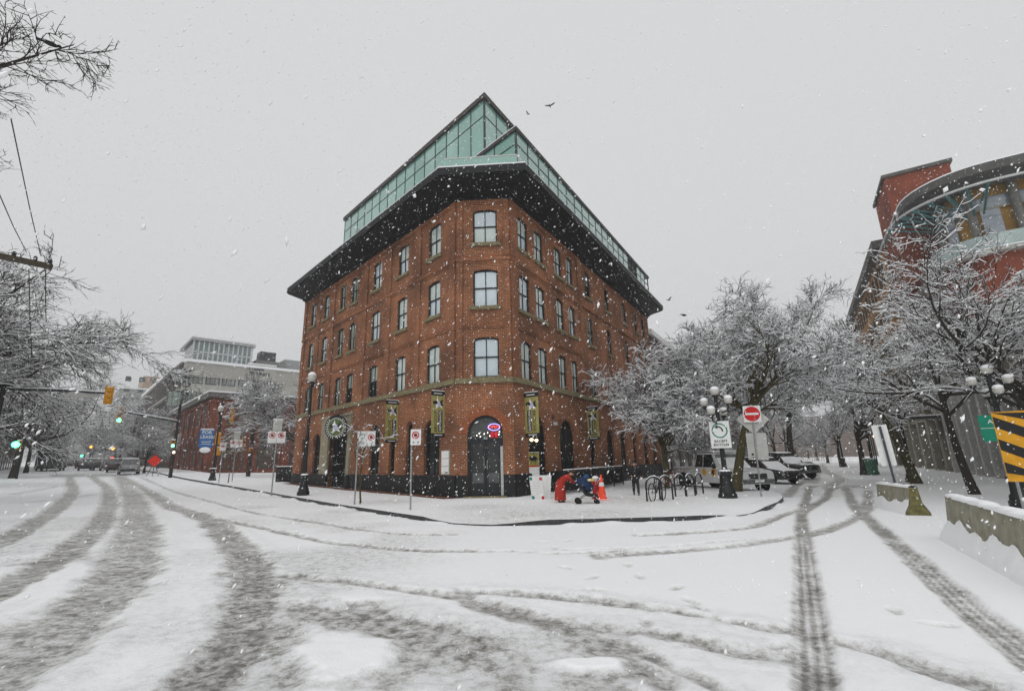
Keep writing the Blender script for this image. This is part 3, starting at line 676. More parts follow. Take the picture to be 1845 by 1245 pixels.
V2 = B+NR*.9+DR*-.6; zz = 18.08
curtain(V2, DR, NR, 24.4, z1a, zz, 17.35, 1.2, GGL, skip=(15, 16, 19, 20)); curtain(V2, DL, NL, 5, z1a, zz, 17.35, 1.5, GGL2)
def rim(P, d1, n1, l1, d2, n2, l2, z, t, o):
    mb = MB()
    def isect(p, d, q, e):
        det = d.x*-e.y+e.x*d.y; r_ = q-p; s = (r_.x*-e.y+e.x*r_.y)/det; return p+d*s
    c0 = isect(P+n1*o, d1, P+n2*o, d2); e1 = P+d1*l1+n1*o; e2 = P+d2*l2+n2*o; b1 = P+d1*l1-n1*5; b2 = P+d2*l2-n2*5
    ps = [e1, c0, e2, b2, b1]
    mb.add([(p.x, p.y, zz_) for zz_ in (z, z+t) for p in ps], [(0, 1, 6, 5), (1, 2, 7, 6), (2, 3, 8, 7), (4, 0, 5, 9), (5, 6, 7, 8, 9), (4, 3, 2, 1, 0)])
    return mb
sub(rim(V1, DL, NL, 19.0, DR, NR, 14, z1b, .3, .16), 'roof_edge', EDGE, pent); sub(rim(V1, DL, NL, 19.0, DR, NR, 14, z1b+.3, .06, .15), 'snow', SNOW, pent)
sub(rim(V2, DL, NL, 5, DR, NR, 24.6, zz, .2, .1), 'roof_edge', EDGE, pent); sub(rim(V2, DL, NL, 5, DR, NR, 24.6, zz+.2, .05, .09), 'snow', SNOW, pent)
# roof-deck glass railing at the prow
T = lambda p: p
l, a, b, r_ = offset_pts(1.4)
pa, pb = a+(l-a).normalized()*1.2, a.lerp(b, .93)
rl = MB().tube([Vector((q.x, q.y, z)) for q, z in ((pa, ROOF+.1), (a.lerp(b, .05), ROOF+.62), (pb, ROOF+.62), (b+(r_-b).normalized()*.7, ROOF+.1))], .035, 6)
rr_ = badd(rl, 'roof_railing', mat('white_rail', (.55, .56, .55), .5, .05))
sub(MB().add([(a.x, a.y, ROOF+.1), (pb.x, pb.y, ROOF+.1), (pb.x, pb.y, ROOF+.6), (a.x, a.y, ROOF+.6)], [(0, 1, 2, 3)]), 'pane', GGL2, rr_)
for q in (.25, .6): 
    pp = A+DL*(8.5+q)+NL*1.2
    sub(MB().ball((pp.x, pp.y, ROOF+.35), .16, .16, .22, 7, 5), 'roof_plant', mat('planter_green', (.06, .08, .03), .9, .4), cor)
# ================================================================ TREES
def unit(v): return v/np.maximum(np.linalg.norm(v, axis=-1, keepdims=True), 1e-9)
def tubes(P, Rd, n):
    N, K, _ = P.shape; d = np.empty_like(P); d[:, 1:-1] = P[:, 2:]-P[:, :-2]; d[:, 0] = P[:, 1]-P[:, 0]; d[:, -1] = P[:, -1]-P[:, -2]; d = unit(d)
    ref = np.where(np.abs(d[:, :1, 2:3]) < .9, np.array([0, 0, 1.]), np.array([1., 0, 0])); ref = np.broadcast_to(ref, P.shape)
    e1 = unit(np.cross(d, ref)); e2 = np.cross(d, e1); a = np.arange(n)*2*np.pi/n+.5
    V = P[:, :, None]+Rd[:, :, None, None]*(np.cos(a)[None, None, :, None]*e1[:, :, None]+np.sin(a)[None, None, :, None]*e2[:, :, None])
    b = (np.arange(N)*K*n)[:, None, None]; i = (np.arange(K-1)*n)[None, :, None]; j = np.arange(n)[None, None]; j2 = (j+1) % n
    F = np.stack([b+i+j, b+i+j2, b+i+n+j2, b+i+n+j], -1).reshape(-1, 4)
    return V.reshape(-1, 3), F
def np_mesh(name, parts, smooth=False):
    V = []; F = []; o = 0
    for v, f in parts: V.append(v); F.append(f+o); o += len(v)
    V = np.vstack(V); F = np.vstack(F); me = bpy.data.meshes.new(name)
    me.vertices.add(len(V)); me.vertices.foreach_set('co', V.ravel().astype(np.float32))
    me.loops.add(F.size); me.loops.foreach_set('vertex_index', F.ravel().astype(np.int32)); k = F.shape[1]
    me.polygons.add(len(F)); me.polygons.foreach_set('loop_start', (np.arange(len(F))*k).astype(np.int32)); me.update(calc_edges=True)
    if smooth: me.shade_smooth()
    return me
def spawn(rg, P, Rd, n, t0, t1, ln, ang, up=0., droop=0., wig=.12, K=4, rf=.6, rmin=.005, taper=.3, lin=.45):
    N, Kp, _ = P.shape; idx = np.repeat(np.arange(N), n); M = len(idx)
    t = t0+(t1-t0)*((np.tile(np.arange(n), N)+rg.random(M))/n); s = t*(Kp-1); k = np.minimum(s.astype(int), Kp-2); f = (s-k)[:, None]
    p0 = P[idx, k]; p1 = P[idx, k+1]; base = p0*(1-f)+p1*f; tg = unit(p1-p0); r = (Rd[idx, k]*(1-f[:, 0])+Rd[idx, k+1]*f[:, 0])*rf; r = np.maximum(r, rmin)
    ref = np.where(np.abs(tg[:, 2:3]) < .9, np.array([0, 0, 1.]), np.array([1., 0, 0])); e1 = unit(np.cross(tg, ref)); e2 = np.cross(tg, e1)
    ph = rg.random(M)*2*np.pi; th = np.radians(ang[0]+(ang[1]-ang[0])*rg.random(M))
    d = np.cos(th)[:, None]*tg+np.sin(th)[:, None]*(np.cos(ph)[:, None]*e1+np.sin(ph)[:, None]*e2); d[:, 2] += up; d = unit(d)
    L = (ln[0]+(ln[1]-ln[0])*rg.random(M))*(1-lin*t); u = np.linspace(0, 1, K); w = rg.normal(0, wig, (M, 3)); w2 = rg.normal(0, wig*.6, (M, 3))
    Q = base[:, None]+L[:, None, None]*(d[:, None]*u[None, :, None]+w[:, None]*(u*u)[None, :, None]+w2[:, None]*np.sin(u*np.pi)[None, :, None])
    Q[:, :, 2] += (-droop*L)[:, None]*(u*u)[None]
    return Q, r[:, None]*(1-(1-taper)*u)[None]
def snow_on(P, Rd, thick, n=3):
    d = unit(P[:, -1]-P[:, 0]); h = np.sqrt(np.clip(1-d[:, 2]**2, 0.02, 1)); s = (Rd*.75+thick)*h[:, None]
    Q = P.copy(); Q[:, :, 2] += Rd*.5+s*.45
    return tubes(Q, s, n)
def make_tree(seed, H, r0, forks, spec, thick, lean=(0, 0), trunk_h=.3, limb_ang=(25, 60), limb_up=.25, limb_len=None, stems=1, tsides=8):
    """spec: list of (n, t0, t1, (len), (ang), up, droop, K, sides, snow?)"""
    rg = np.random.default_rng(seed); u = np.linspace(0, 1, 6); TP = []; TRd = []
    for s in range(stems):
        a = rg.random()*6.28; sp = .0 if stems == 1 else .22
        th = H*trunk_h*(1+.25*rg.random())
        x = lean[0]*u*th+sp*th*math.cos(a)*u**1.3+.04*th*np.sin(u*3+s)*rg.normal(); y = lean[1]*u*th+sp*th*math.sin(a)*u**1.3+.03*th*np.sin(u*4+s)*rg.normal()
        TP.append(np.stack([x, y, u*th-.1*(1-u)], -1)); TRd.append(r0*(1-.38*u)*(1+.35*np.exp(-u*9))*(1 if stems == 1 else .72))
    TP = np.array(TP); TRd = np.array(TRd); trunk = [tubes(TP, TRd, tsides)]; crown = []; snow = []
    limb_len = limb_len or (H*.42, H*.62)
    P, Rd = spawn(rg, TP, TRd, forks, .72, 1.0, limb_len, limb_ang, limb_up, 0, .16, 7, .72, .02, .1, .0)
    trunk.append(tubes(P, Rd, 6)); snow.append(snow_on(P, Rd*.7, thick*.5, 4))
    for lv, (n, t0, t1, ln, an, up, dr, K, sd, sn) in enumerate(spec):
        P, Rd = spawn(rg, P, Rd, n, t0, t1, ln, an, up, dr, .14, K, .6, (.018, .0155, .0125, .0105)[min(lv, 3)], .3)
        if lv == 0: trunk.append(tubes(P, Rd, sd))
        else: crown.append(tubes(P, Rd, sd))
        if sn:
            kp = rg.random(len(P)) < (1, .9, .75, .6)[min(lv, 3)]; snow.append(snow_on(P[kp], Rd[kp], thick, 3))
    return np_mesh('trunk', trunk, True), np_mesh('crown', crown), np_mesh('snow_cover', snow)
def plant(meshes, loc, label, name='street_tree', rz=0, sc=1., group=None, bark=BARK, cat='tree'):
    t = thing(name, label, cat, loc, rz, group); t.scale = (sc, sc, sc)
    put('trunk', meshes[0], bark, t); tag(put('crown', meshes[1], TWIG, t), kind='stuff'); tag(put('snow_cover', meshes[2], TWIG_SNOW, t), kind='stuff')
    return t
# -- snow-laden cherries by the bicycle racks
CH = [(11, .12, 1, (1.5, 2.8), (25, 70), .12, .03, 5, 5, True), (9, .12, 1, (.8, 1.5), (25, 70), .08, .05, 4, 4, True), (6, .12, 1, (.35, .8), (20, 75), .06, .04, 3, 3, True), (1, .2, 1, (.16, .34), (25, 75), .1, 0, 3, 3, True)]
c1 = make_tree(11, 8.6, .17, 5, CH, .0145, (.04, 0), .27, (25, 72), .14, (3.2, 4.7), 2)
plant(c1, D(1196, 27.2), 'snow-laden cherry tree with forked trunk behind the bicycle racks', 'cherry_tree', .4, 1.0, bark=MOSS)
c2 = make_tree(24, 10.6, .22, 9, CH, .0145, (.36, 0), .42, (30, 78), .12, (4.2, 6.0), 1)
plant(c2, D(1318, 25.3), 'snow-laden tree with leaning mossy trunk behind the green-ring sign', 'cherry_tree', 0, 1.0, bark=MOSS)
c3 = make_tree(37, 11.5, .22, 8, CH, .0145, (.1, 0), .38, (25, 76), .12, (4.8, 6.8), 1)
plant(c3, D(1432, 50), 'wide dark snow-laden tree beyond the parked dark vehicles', 'cherry_tree', .2, 1.35)
# -- slender open trees on the right pavement
OP = [(6, .15, 1, (1.8, 3.4), (20, 55), .1, .02, 6, 5, True), (7, .15, 1, (.9, 1.7), (20, 55), .06, .03, 4, 4, True), (5, .15, 1, (.3, .75), (20, 60), .05, .02, 3, 3, True), (2, .2, 1, (.12, .25), (25, 70), .1, 0, 3, 3, True)]
o1 = make_tree(5, 11.5, .16, 8, OP, .012, (-.12, .02), .33, (25, 80), .05, (4.6, 7.0), 1)
plant(o1, G(1757, 890), 'young bare tree with snowy long limbs in front of the stone columns', 'street_tree', .3)
o2 = make_tree(15, 11., .18, 6, OP, .012, (-.1, 0), .3, (20, 60), .15, (4.5, 6.5), 1)
plant(o2, D(1849, 25), 'bare tree at the right edge beside the globe lamp', 'street_tree', 2.2)
# -- street trees, shared meshes for the ones further off
ST = [(8, .12, 1, (2.2, 4.0), (18, 55), .06, .06, 5, 4, True), (8, .1, 1, (1.1, 2.2), (18, 50), .02, .14, 4, 3, True), (7, .1, 1, (.6, 1.3), (15, 50), -.02, .16, 3, 3, True), (2, .15, 1, (.3, .6), (20, 55), 0, .08, 3, 3, False)]
s1 = make_tree(51, 14, .24, 9, ST, .0125, (0, 0), .24, (28, 80), .12, (5.5, 8.0), 1)
s2 = make_tree(52, 13, .22, 8, ST, .0125, (.03, 0), .26, (28, 82), .12, (5.0, 7.5), 1)
BG = [(6, .15, 1, (1.9, 3.6), (18, 55), .12, .02, 4, 4, True), (8, .12, 1, (1.0, 2.0), (18, 55), .05, .06, 4, 3, True), (9, .1, 1, (.5, 1.2), (15, 60), .03, .05, 3, 3, True)]
b1 = make_tree(61, 12, .24, 6, BG, .0095, (0, 0), .26, (25, 80), .1, (4.6, 6.8), 1); b2 = make_tree(62, 13, .25, 7, BG, .0095, (0, 0), .25, (25, 80), .1, (5., 7.2), 1)
GL_ = 'street trees lining the left avenue'; GR_ = 'street trees lining the right street'
for px, d, m, sc, rz, lb in [(-200, 33, s1, 1.2, 2.2, 'large bare tree at the left edge hanging into the avenue'), (-45, 47, s2, 1.0, .9, 'second large bare tree from the left edge'),
                             (28, 62, s1, 1.0, 4.1, 'third bare tree along the left kerb of the avenue'), (50, 84, s2, 1.0, 2.6, 'fourth bare tree along the left kerb of the avenue'),
                             (66, 112, s1, 1., 5.4, 'fifth bare tree down the left kerb of the avenue'), (82, 150, s2, 1., .2, 'faint farthest tree on the left kerb of the avenue'),
                             (262, 74, s1, .55, 1.0, 'wide bare tree in front of the dark brick flank of the pale building'), (246, 84, s2, .85, 3.3, 'bare tree behind the parked snowy cars'),
                             (214, 104, s1, .9, .6, 'bare tree further behind the parked cars'), (186, 132, s2, .95, 5.1, 'hazy tree on the right kerb far down the avenue'), (160, 170, s1, 1., 3., 'faintest hazy tree on the right kerb of the avenue')]:
    plant(m, D(px, d), lb, 'street_tree', rz, sc, GL_)
plant(s2, D(538, 58), 'tall bare tree rising behind the left end of the brick building', 'street_tree', 1.4, 1.15)
for px, d, m, sc, rz, lb in [(1262, 46, b1, .85, .3, 'bare snowy tree behind the white pickup truck'), (1352, 54, b2, .9, 1.4, 'bare snowy tree beyond the dark parked vehicles'), (1398, 72, b1, .95, 2.9, 'bare snowy tree midway along the left kerb of the narrow street'),
                             (1420, 98, b2, .95, 4.0, 'hazy tree further along the left kerb of the narrow street'), (1436, 130, b1, 1., .7, 'faint tree far along the left kerb of the narrow street'),
                             (1553, 49, b2, .95, 2.6, 'bare snowy tree on the right pavement before the dark canopy'), (1516, 74, b1, .85, 5.0, 'bare snowy tree further along the right pavement'), (1492, 100, b2, .9, 1.0, 'hazy tree on the right pavement near the far crossing'),
                             (1474, 135, b1, 1., 3.6, 'faint tree on the right pavement beyond the crossing'), (1644, 37, c2, 1.12, 3.3, 'wide snow-laden tree before the pale stone frontage'), (1458, 175, b2, 1.2, 2.4, 'faint tree closing the end of the narrow street')]:
    plant(m, D(px, d), lb, 'street_tree', rz, sc, GR_)
# -- big tree just outside the left edge, its hanging twigs reach into the sky
HG = [(7, .2, 1, (2.0, 3.6), (15, 50), -.05, .12, 6, 5, False), (8, .15, 1, (1.0, 2.0), (18, 50), -.05, .12, 4, 4, False), (7, .12, 1, (.4, .9), (18, 55), -.05, .1, 3, 3, False), (2, .2, 1, (.15, .35), (20, 60), 0, .05, 3, 3, False)]
h1 = make_tree(71, 21, .3, 8, HG, .01, (0, 0), .45, (25, 75), .05, (6.5, 9.), 1)
plant(h1, D(-760, 23), 'tall dark tree outside the left edge with twigs hanging at the top left', 'street_tree', 1.0, 1.1)
# -- thin sapling by the parking sign
SP = [(4, .2, 1, (.5, .95), (25, 50), .1, 0, 4, 4, True), (3, .2, 1, (.25, .5), (25, 55), .1, 0, 3, 3, True)]
sp = make_tree(81, 4.6, .035, 6, SP, .006, (0, 0), .42, (35, 65), .2, (.9, 1.5), 1)
plant(sp, G(650, 907, .14), 'thin snowy sapling beside the double parking sign', 'sapling', .6, bark=MOSS)
sp2 = make_tree(82, 4.4, .035, 5, SP, .008, (0, 0), .42, (35, 60), .2, (.9, 1.4), 1)
plant(sp2, G(411, 869, .14), 'thin snowy sapling by the far corner of the pavement', 'sapling', 2.6, bark=MOSS)
# ================================================================ STREET FURNITURE AND SIGNS
GLOBE = mat('frosted_globe', (.5, .49, .45), .35, .06, 4)
WHITE = mat('white_sign_face', (.70, .71, .70), .5, .06, 5); SIGNBACK = mat('bare_aluminium_sign_back', (.42, .42, .40), .5, .12, 3, 0, .3)
BLK = mat('sign_black', (.015, .015, .016), .5, .1); RED = mat('sign_red', (.50, .012, .014), .5, .12); GREEN = mat('sign_green', (.005, .19, .12), .5, .1)
YEL = mat('signal_yellow', (.62, .30, .015), .5, .12, 8)
def snowcap(mbx, c, rx, ry, h): return mbx.ball(c, rx, ry, h, 10, 6)
def face_cam(p): return math.atan2(p.x, p.y)*-1       # rz that turns a local -y face to the camera
# ---- single-globe lamp posts
def single_lamp(loc, h, label, group):
    t = thing('street_lamp', label, 'lamp post', loc, .3, group)
    MB().lathe([(.30, -.1), (.30, .18), (.25, .22), (.24, .34), (.2, .42), (.17, .85), (.21, .9), (.21, .98), (.11, 1.06)], n=14).build('base', BLACKMET, t, smooth='auto')
    MB().tube([(0, 0, 1.0), (0, 0, h-.7)], [.085, .06], 12).lathe([(.1, h*.45), (.1, h*.45+.06)], n=12).build('post', BLACKMET, t, smooth='auto')
    hd = MB().lathe([(.06, h-.75), (.12, h-.68), (.15, h-.6), (.15, h-.5), (.11, h-.45)], n=14).build('lamp_collar', BLACKMET, t, smooth='auto')
    MB().lathe([(.12, h-.45), (.2, h-.34), (.22, h-.2), (.18, h-.06), (.08, h)], n=16).build('globe', GLOBE, t, smooth=True)
    MB().lathe([(.21, h-.12), (.2, h-.04), (.12, h+.06), (.03, h+.09)], n=14).build('snow', SNOW, t, smooth=True)
    MB().lathe([(.2, .97), (.17, 1.04), (.1, 1.07)], n=12).build('snow', SNOW, t, smooth=True)
    return t
single_lamp(G(546, 893, .1), 6.2, 'tall black single-globe street lamp near the left end of the brick building', 'single-globe lamps')
single_lamp(G(382, 866, .1), 6.3, 'black single-globe street lamp at the far corner of the pavement', 'single-globe lamps')
# ---- five-globe lamps
def cluster_lamp(loc, h, label, rz=0, sc=1.):
    t = thing('street_lamp', label, 'lamp post', loc, rz, 'five-globe lamps'); t.scale = (sc, sc, sc)
    MB().lathe([(.36, -.15), (.36, .16), (.31, .2), (.3, .36), (.24, .44), (.22, .9), (.27, .95), (.27, 1.02), (.13, 1.14)], n=12).build('base', BLACKMET, t, smooth='auto')
    MB().tube([(0, 0, 1.05), (0, 0, h-.35)], [.1, .075], 12).lathe([(.13, h-1.5), (.16, h-1.44), (.13, h-1.38)], n=12).build('post', BLACKMET, t, smooth='auto')
    for k in range(4):
        a = k*math.pi/2+.5; c, s = math.cos(a), math.sin(a); zz = h-1.25+(.42 if k % 2 else 0)
        MB().tube([(0, 0, zz-.05), (c*.2, s*.2, zz-.18), (c*.42, s*.42, zz-.12), (c*.52, s*.52, zz+.06)], .035, 6).lathe([(.05, zz+.04), (.11, zz+.1), (.11, zz+.14)], (c*.52, s*.52, 0), 8).build('arm', BLACKMET, t)
        g = MB().ball((c*.52, s*.52, zz+.3), .165, .165, .17, 14, 9).build('globe', GLOBE, t, smooth=True)
        MB().ball((c*.52, s*.52, zz+.4), .165, .165, .11, 12, 6).build('snow', SNOW, g, smooth=True)
    MB().lathe([(.05, h-.4), (.12, h-.33), (.12, h-.28)], n=10).build('arm', BLACKMET, t)
    g = MB().ball((0, 0, h-.12), .18, .18, .18, 14, 9).build('globe', GLOBE, t, smooth=True)
    MB().ball((0, 0, h-.02), .178, .178, .12, 12, 6).build('snow', SNOW, g, smooth=True)
    MB().lathe([(.26, 1.0), (.22, 1.08), (.12, 1.14)], n=10).build('snow', SNOW, t, smooth=True)
    return t
LR = G(1312, 898, .1)
cluster_lamp(LR, 4.4, 'black five-globe lamp carrying the green-ring sign', .2)
cluster_lamp(G(1843, 912, .05), 5.1, 'black five-globe lamp at the right edge with snow-capped globes', .6, .88)
cluster_lamp(G(1645, 866, .05), 5.2, 'black five-globe lamp behind the small concrete barrier', 1.0)
cluster_lamp(D(1572, 51), 5.2, 'black five-globe lamp before the dark canopy', .3)
cluster_lamp(D(1520, 76), 5.2, 'small distant five-globe lamp on the right pavement', .8)
# utility box beside it
ub = thing('utility_box', 'green street utility box beside the distant globe lamp', 'utility box', D(1568, 49), .3)
MB().box(-.35, .35, -.3, .3, 0, 1.25).build('cabinet', mat('box_green', (.05, .15, .10), .6, .2), ub, bevel=.03); MB().box(-.36, .36, -.31, .31, 1.26, 1.34).build('snow', SNOW, ub, bevel=.03)
# ---- plates and posts
def plate(par, w, h, c, rz, m, thick=.012, name='sign_plate', rad=.03):
    p = []
    for sx, sz, a0 in ((1, -1, -90), (1, 1, 0), (-1, 1, 90), (-1, -1, 180)):
        for k in range(4):
            a = R(a0+k*30); p.append((sx*(w/2-rad)+rad*math.cos(a), sz*(h/2-rad)+rad*math.sin(a)))
    return MB().prism(p, -thick/2, thick/2).build(name, m, par, c, (0, 0, rz))
def letters(par, txt, size, loc, rz, m, bold=.0, rx=90, ry=0, spacing=1.0):
    return put('lettering', text_mesh(txt, size, .002, bold, spacing=spacing), m, par, loc, (R(rx), R(ry), rz))
def disc(par, r, loc, m, name='disc', r_in=0, d=.004, n=28, rz=0):
    o = [(r*math.cos(2*math.pi*i/n), r*math.sin(2*math.pi*i/n)) for i in range(n)]
    mb = MB()
    if r_in: mb.ring(o, [(x*r_in/r, y*r_in/r) for x, y in o], -d, 0)
    else: mb.prism(o, -d, 0)
    return mb.build(name, m, par, loc, (0, 0, rz))
def park_face(pl, cx, cz, s=1.):          # red-ringed parking symbol
    disc(pl, .13*s, (cx, -.007, cz), RED, 'ring', .095*s); disc(pl, .062*s, (cx, -.007, cz), BLK, 'symbol')
    MB().box(-.105*s, .105*s, -.012, -.008, -.012*s, .012*s).build('slash', RED, pl, (cx, 0, cz), (0, R(45), 0))
p = G(739.5, 920, .1)
t = thing('parking_sign', 'single white parking sign on a steel post in front of the arched door', 'sign', p, face_cam(p))
MB().tube([(0, 0, -.1), (-.03, .05, 2.72)], .03, 8).build('post', STEEL, t); pl = plate(t, .36, .55, (.12, -.04, 2.46), 0, WHITE); park_face(pl, -.01, .07)
MB().box(-.1, -.05, -.012, -.006, -.2, -.16).box(.06, .11, -.012, -.006, -.2, -.16).build('symbol', BLK, pl)
p = G(638.5, 910, .1)
t = thing('parking_sign', 'double white parking sign beside the thin sapling', 'sign', p, face_cam(p))
MB().tube([(0, 0, -.1), (.02, .05, 2.82)], .03, 8).build('post', STEEL, t); pl = plate(t, .36, .56, (.16, -.04, 2.52), 0, WHITE); pr = plate(t, .32, .56, (.51, -.04, 2.52), 0, WHITE); park_face(pr, 0, .07)
mbx = MB()
for z, w in ((.2, .26), (.17, .22), (.04, .2), (-.12, .18), (-.15, .24), (-.2, .2)): mbx.box(-w/2, w/2, -.012, -.006, z-.008, z+.008)
mbx.build('print', mat('print_grey', (.2, .22, .23), .6, .1), pl); MB().box(-.17, .69, -.03, .03, .285, .31).build('snow', SNOW, t, (0, -.04, 2.52))
GS = 'small parking signs at the far corner'
for px, py, h, lab, nn in [(489, 890, 3.3, 'pair of parking signs on a thin post left of the brick building', 2), (394, 870, 3.1, 'parking sign post beside the far street lamp', 1), (418, 868, 3.4, 'pair of small signs on a post in front of the red building', 2)]:
    p = G(px, py, .1); t = thing('parking_sign', lab, 'sign', p, face_cam(p), GS)
    MB().tube([(0, 0, -.1), (0, 0, h)], .035, 6).build('post', STEEL, t)
    for k in range(nn): pl = plate(t, .42, .62, (-.22+.44*k if nn == 2 else 0, -.05, h-.35), 0, WHITE); park_face(pl, 0, .1, 1.2)
    if nn == 2: plate(t, .45, .6, (0, -.05, h+.28), 0, SIGNBACK); MB().box(-.25, .25, -.06, .0, h+.58, h+.63).build('snow', SNOW, t)
# no-entry pole
p = G(1372, 896, .1); t = thing('no_entry_sign', 'red no-entry disc above blank sign backs on a leaning steel pole', 'sign', p, face_cam(p)); t.rotation_euler[1] = R(1.5)
MB().tube([(0, 0, -.1), (0, 0, 3.6)], .032, 8).build('post', STEEL, t)
pl = plate(t, .66, .68, (0, -.06, 3.34), 0, WHITE); disc(pl, .305, (0, -.008, 0), RED, 'disc'); MB().box(-.25, .25, -.02, -.013, -.04, .04).build('bar', WHITE, pl)
dm = MB().prism([(-.62, 0), (0, -.62), (.62, 0), (0, .62)], -.006, .006).build('diamond_plate', SIGNBACK, t, (0, .04, 3.12))
pb = plate(t, .76, 1.08, (.06, .045, 2.02), 0, SIGNBACK); MB().lathe([(.05, -.004), (.05, .004)], n=12).build('sticker', BLK, pb, (-.2, -.012, -.33), (R(90), 0, 0)); MB().box(-.27, -.1, -.012, -.007, -.46, -.44).box(-.25, -.12, -.012, -.007, -.5, -.485).build('sticker', BLK, pb)
# green ring sign
p = Vector((LR.x, LR.y, LR.z)); fc = face_cam(p); q = p+Vector((-p.x, -p.y, 0)).normalized()*.16
t = thing('turn_sign', 'white sign with green ring and left-turn arrow reading EXCEPT BICYCLES', 'sign', (q.x, q.y, p.z+1.92), fc)
pl = plate(t, .78, 1.1, (0, 0, .58), 0, WHITE, rad=.05); disc(pl, .3, (0, -.008, .16), GREEN, 'ring', .25)
ar = MB(); arc = [(math.cos(a)*.17-.06, math.sin(a)*.2+.02) for a in np.linspace(R(0), R(105), 8)]
for (x0, z0), (x1, z1) in zip(arc[:-1], arc[1:]):
    n = Vector((z1-z0, -(x1-x0))).normalized()*.028; ar.add([(x0-n.x, -.012, z0-n.y), (x0+n.x, -.012, z0+n.y), (x1+n.x, -.012, z1+n.y), (x1-n.x, -.012, z1-n.y)], [(0, 1, 2, 3)])
ar.prism([(-.19, .2), (-.07, .13), (-.075, .2), (-.05, .29)], -.013, -.009).build('arrow', BLK, pl, (0, 0, .1))
letters(pl, 'EXCEPT', .13, (0, -.012, -.27), 0, BLK, .003, spacing=1.1); letters(pl, 'BICYCLES', .125, (0, -.012, -.41), 0, BLK, .003, spacing=1.1)
MB().ring([(-.39, .03), (.39, .03), (.39, 1.13), (-.39, 1.13)], [(-.375, .045), (.375, .045), (.375, 1.115), (-.375, 1.115)], -.012, -.004).build('border', mat('border_grey', (.3, .31, .31), .5, .05), t)
# ---- concrete barriers
def barrier_prof(): return [(-.3, 0), (.3, 0), (.3, .07), (.16, .32), (.11, .8), (-.11, .8), (-.16, .32), (-.3, .07)]
def barrier(p0, p1, label, hs=1.0):
    d = (p1-p0); ln = math.hypot(d.x, d.y); rz = math.atan2(d.y, d.x); t = thing('concrete_barrier', label, 'barrier', (p0.x, p0.y, min(p0.z, p1.z)-.03), rz, 'concrete road barriers')
    T = lambda p: Vector((p[1], p[0]*hs, p[2]*hs))
    MB(T).prism(barrier_prof(), 0, ln).build('body', CONC, t, bevel=.015)
    mbx = MB(); r = random.Random(3); n = max(6, int(ln/.12)); L = []
    for i in range(n+1):
        x = ln*i/n; w = .12*(1+.15*r.uniform(-1, 1))*hs; h = .07*(1+.4*r.uniform(-1, 1))
        L.append([(x, -w, .795*hs), (x, -w*.95, .795*hs+h*.7), (x, 0, .795*hs+h), (x, w*.95, .795*hs+h*.7), (x, w, .795*hs)])
    mbx.add([v for q in L for v in q], [(i*5+j, i*5+j+1, i*5+6+j, i*5+5+j) for i in range(n) for j in range(4)]); mbx.build('snow', SNOW, t, smooth=True)
    for sd in (-1, 1):               # drift lying on the sloped foot
        L = []; n2 = int(ln/.06)
        for i in range(n2+1):
            x = ln*i/n2; top = .36+.03*r.random()+.05*math.sin(x*3+sd)+.05*math.sin(x*7.3+1); L.append([(x, sd*.33*hs, .0), (x, sd*.315*hs, .1*hs), (x, sd*(.2*hs+.008*r.random()), .3*hs), (x, sd*(.15*hs+.012), top*hs)])
        MB().add([v for q in L for v in q], [(i*4+j, i*4+j+1, i*4+5+j, i*4+4+j) for i in range(n2) for j in range(3)]).build('snow', SNOW, t, smooth=True)
    return t
a = G(1700, 972); b = G(1835, 1047); dd = (b-a).normalized(); pe = Vector((-dd.y, dd.x, 0))*.3
barrier(a+pe, a+pe+dd*5.2, 'long mossy concrete barrier with snow on top at the right edge', 1.1)
a2 = G(1655, 927); u2 = (G(1606, 916)-a2).normalized(); b2 = a2+u2*2.2
sb = barrier(a2, b2, 'small concrete barrier block with a blank white sign on it', .98)
MOSSC = mat('mossy_concrete_end', (.20, .18, .07), .95, .35, 10, .5, c2=(.07, .07, .03))
T = lambda p: Vector((p[1], p[0]*.98, p[2]*.98)); MB(T).prism([(x*.985, z*.985+.004) for x, z in barrier_prof()], -.012, .001).build('end_face', MOSSC, sb)
p = a2+u2*1.1; t = thing('blank_sign', 'blank white sign back standing on the small concrete barrier', 'sign', (p.x, p.y, p.z+.86), face_cam(p)); t.rotation_euler[1] = R(-3)
MB().box(-.035, .035, -.03, .03, -.1, 1.75).build('post', mat('dark_post', (.05, .055, .07), .5, .2), t); plate(t, .4, 1.3, (-.02, .04, 1.15), 0, WHITE)
# chevron sign and green bike sign at the right edge
p = G(1835, 905); fc = face_cam(p); dist = math.hypot(p.x, p.y)
t = thing('chevron_board', 'large yellow and black striped hazard board at the right edge', 'sign', p, R(-38)); t.scale = (1., 1., 1.)
def uplane(px, py, dd): d = ray(px, py); h = math.hypot(d.x, d.y); return EYE+d*(dd/h)
c0 = uplane(1847, 803, 14.2); t.location = (c0.x, c0.y, gz(c0.x)); zc = c0.z-gz(c0.x)
bd = plate(t, .74, 1.4, (0, 0, zc), 0, YEL, rad=.02)
for k in range(-2, 5):
    z0 = -.95+k*.46; poly = [(-.36, z0+.42), (.36, z0), (.36, z0+.22), (-.36, z0+.64)]
    poly = [(x, max(-.685, min(.685, z))) for x, z in poly]
    if max(q[1] for q in poly)-min(q[1] for q in poly) > .1: MB().prism(poly, -.012, -.007).build('stripe', BLK, bd)
MB().tube([(0, .05, 0), (0, .05, zc+.7)], .04, 8).build('post', STEEL, t)
c0 = uplane(1790, 771, 16.2); t = thing('bicycle_route_sign', 'small green sign tucked behind the hazard board', 'sign', (c0.x, c0.y, gz(c0.x)), face_cam(c0)); zc = c0.z-gz(c0.x)
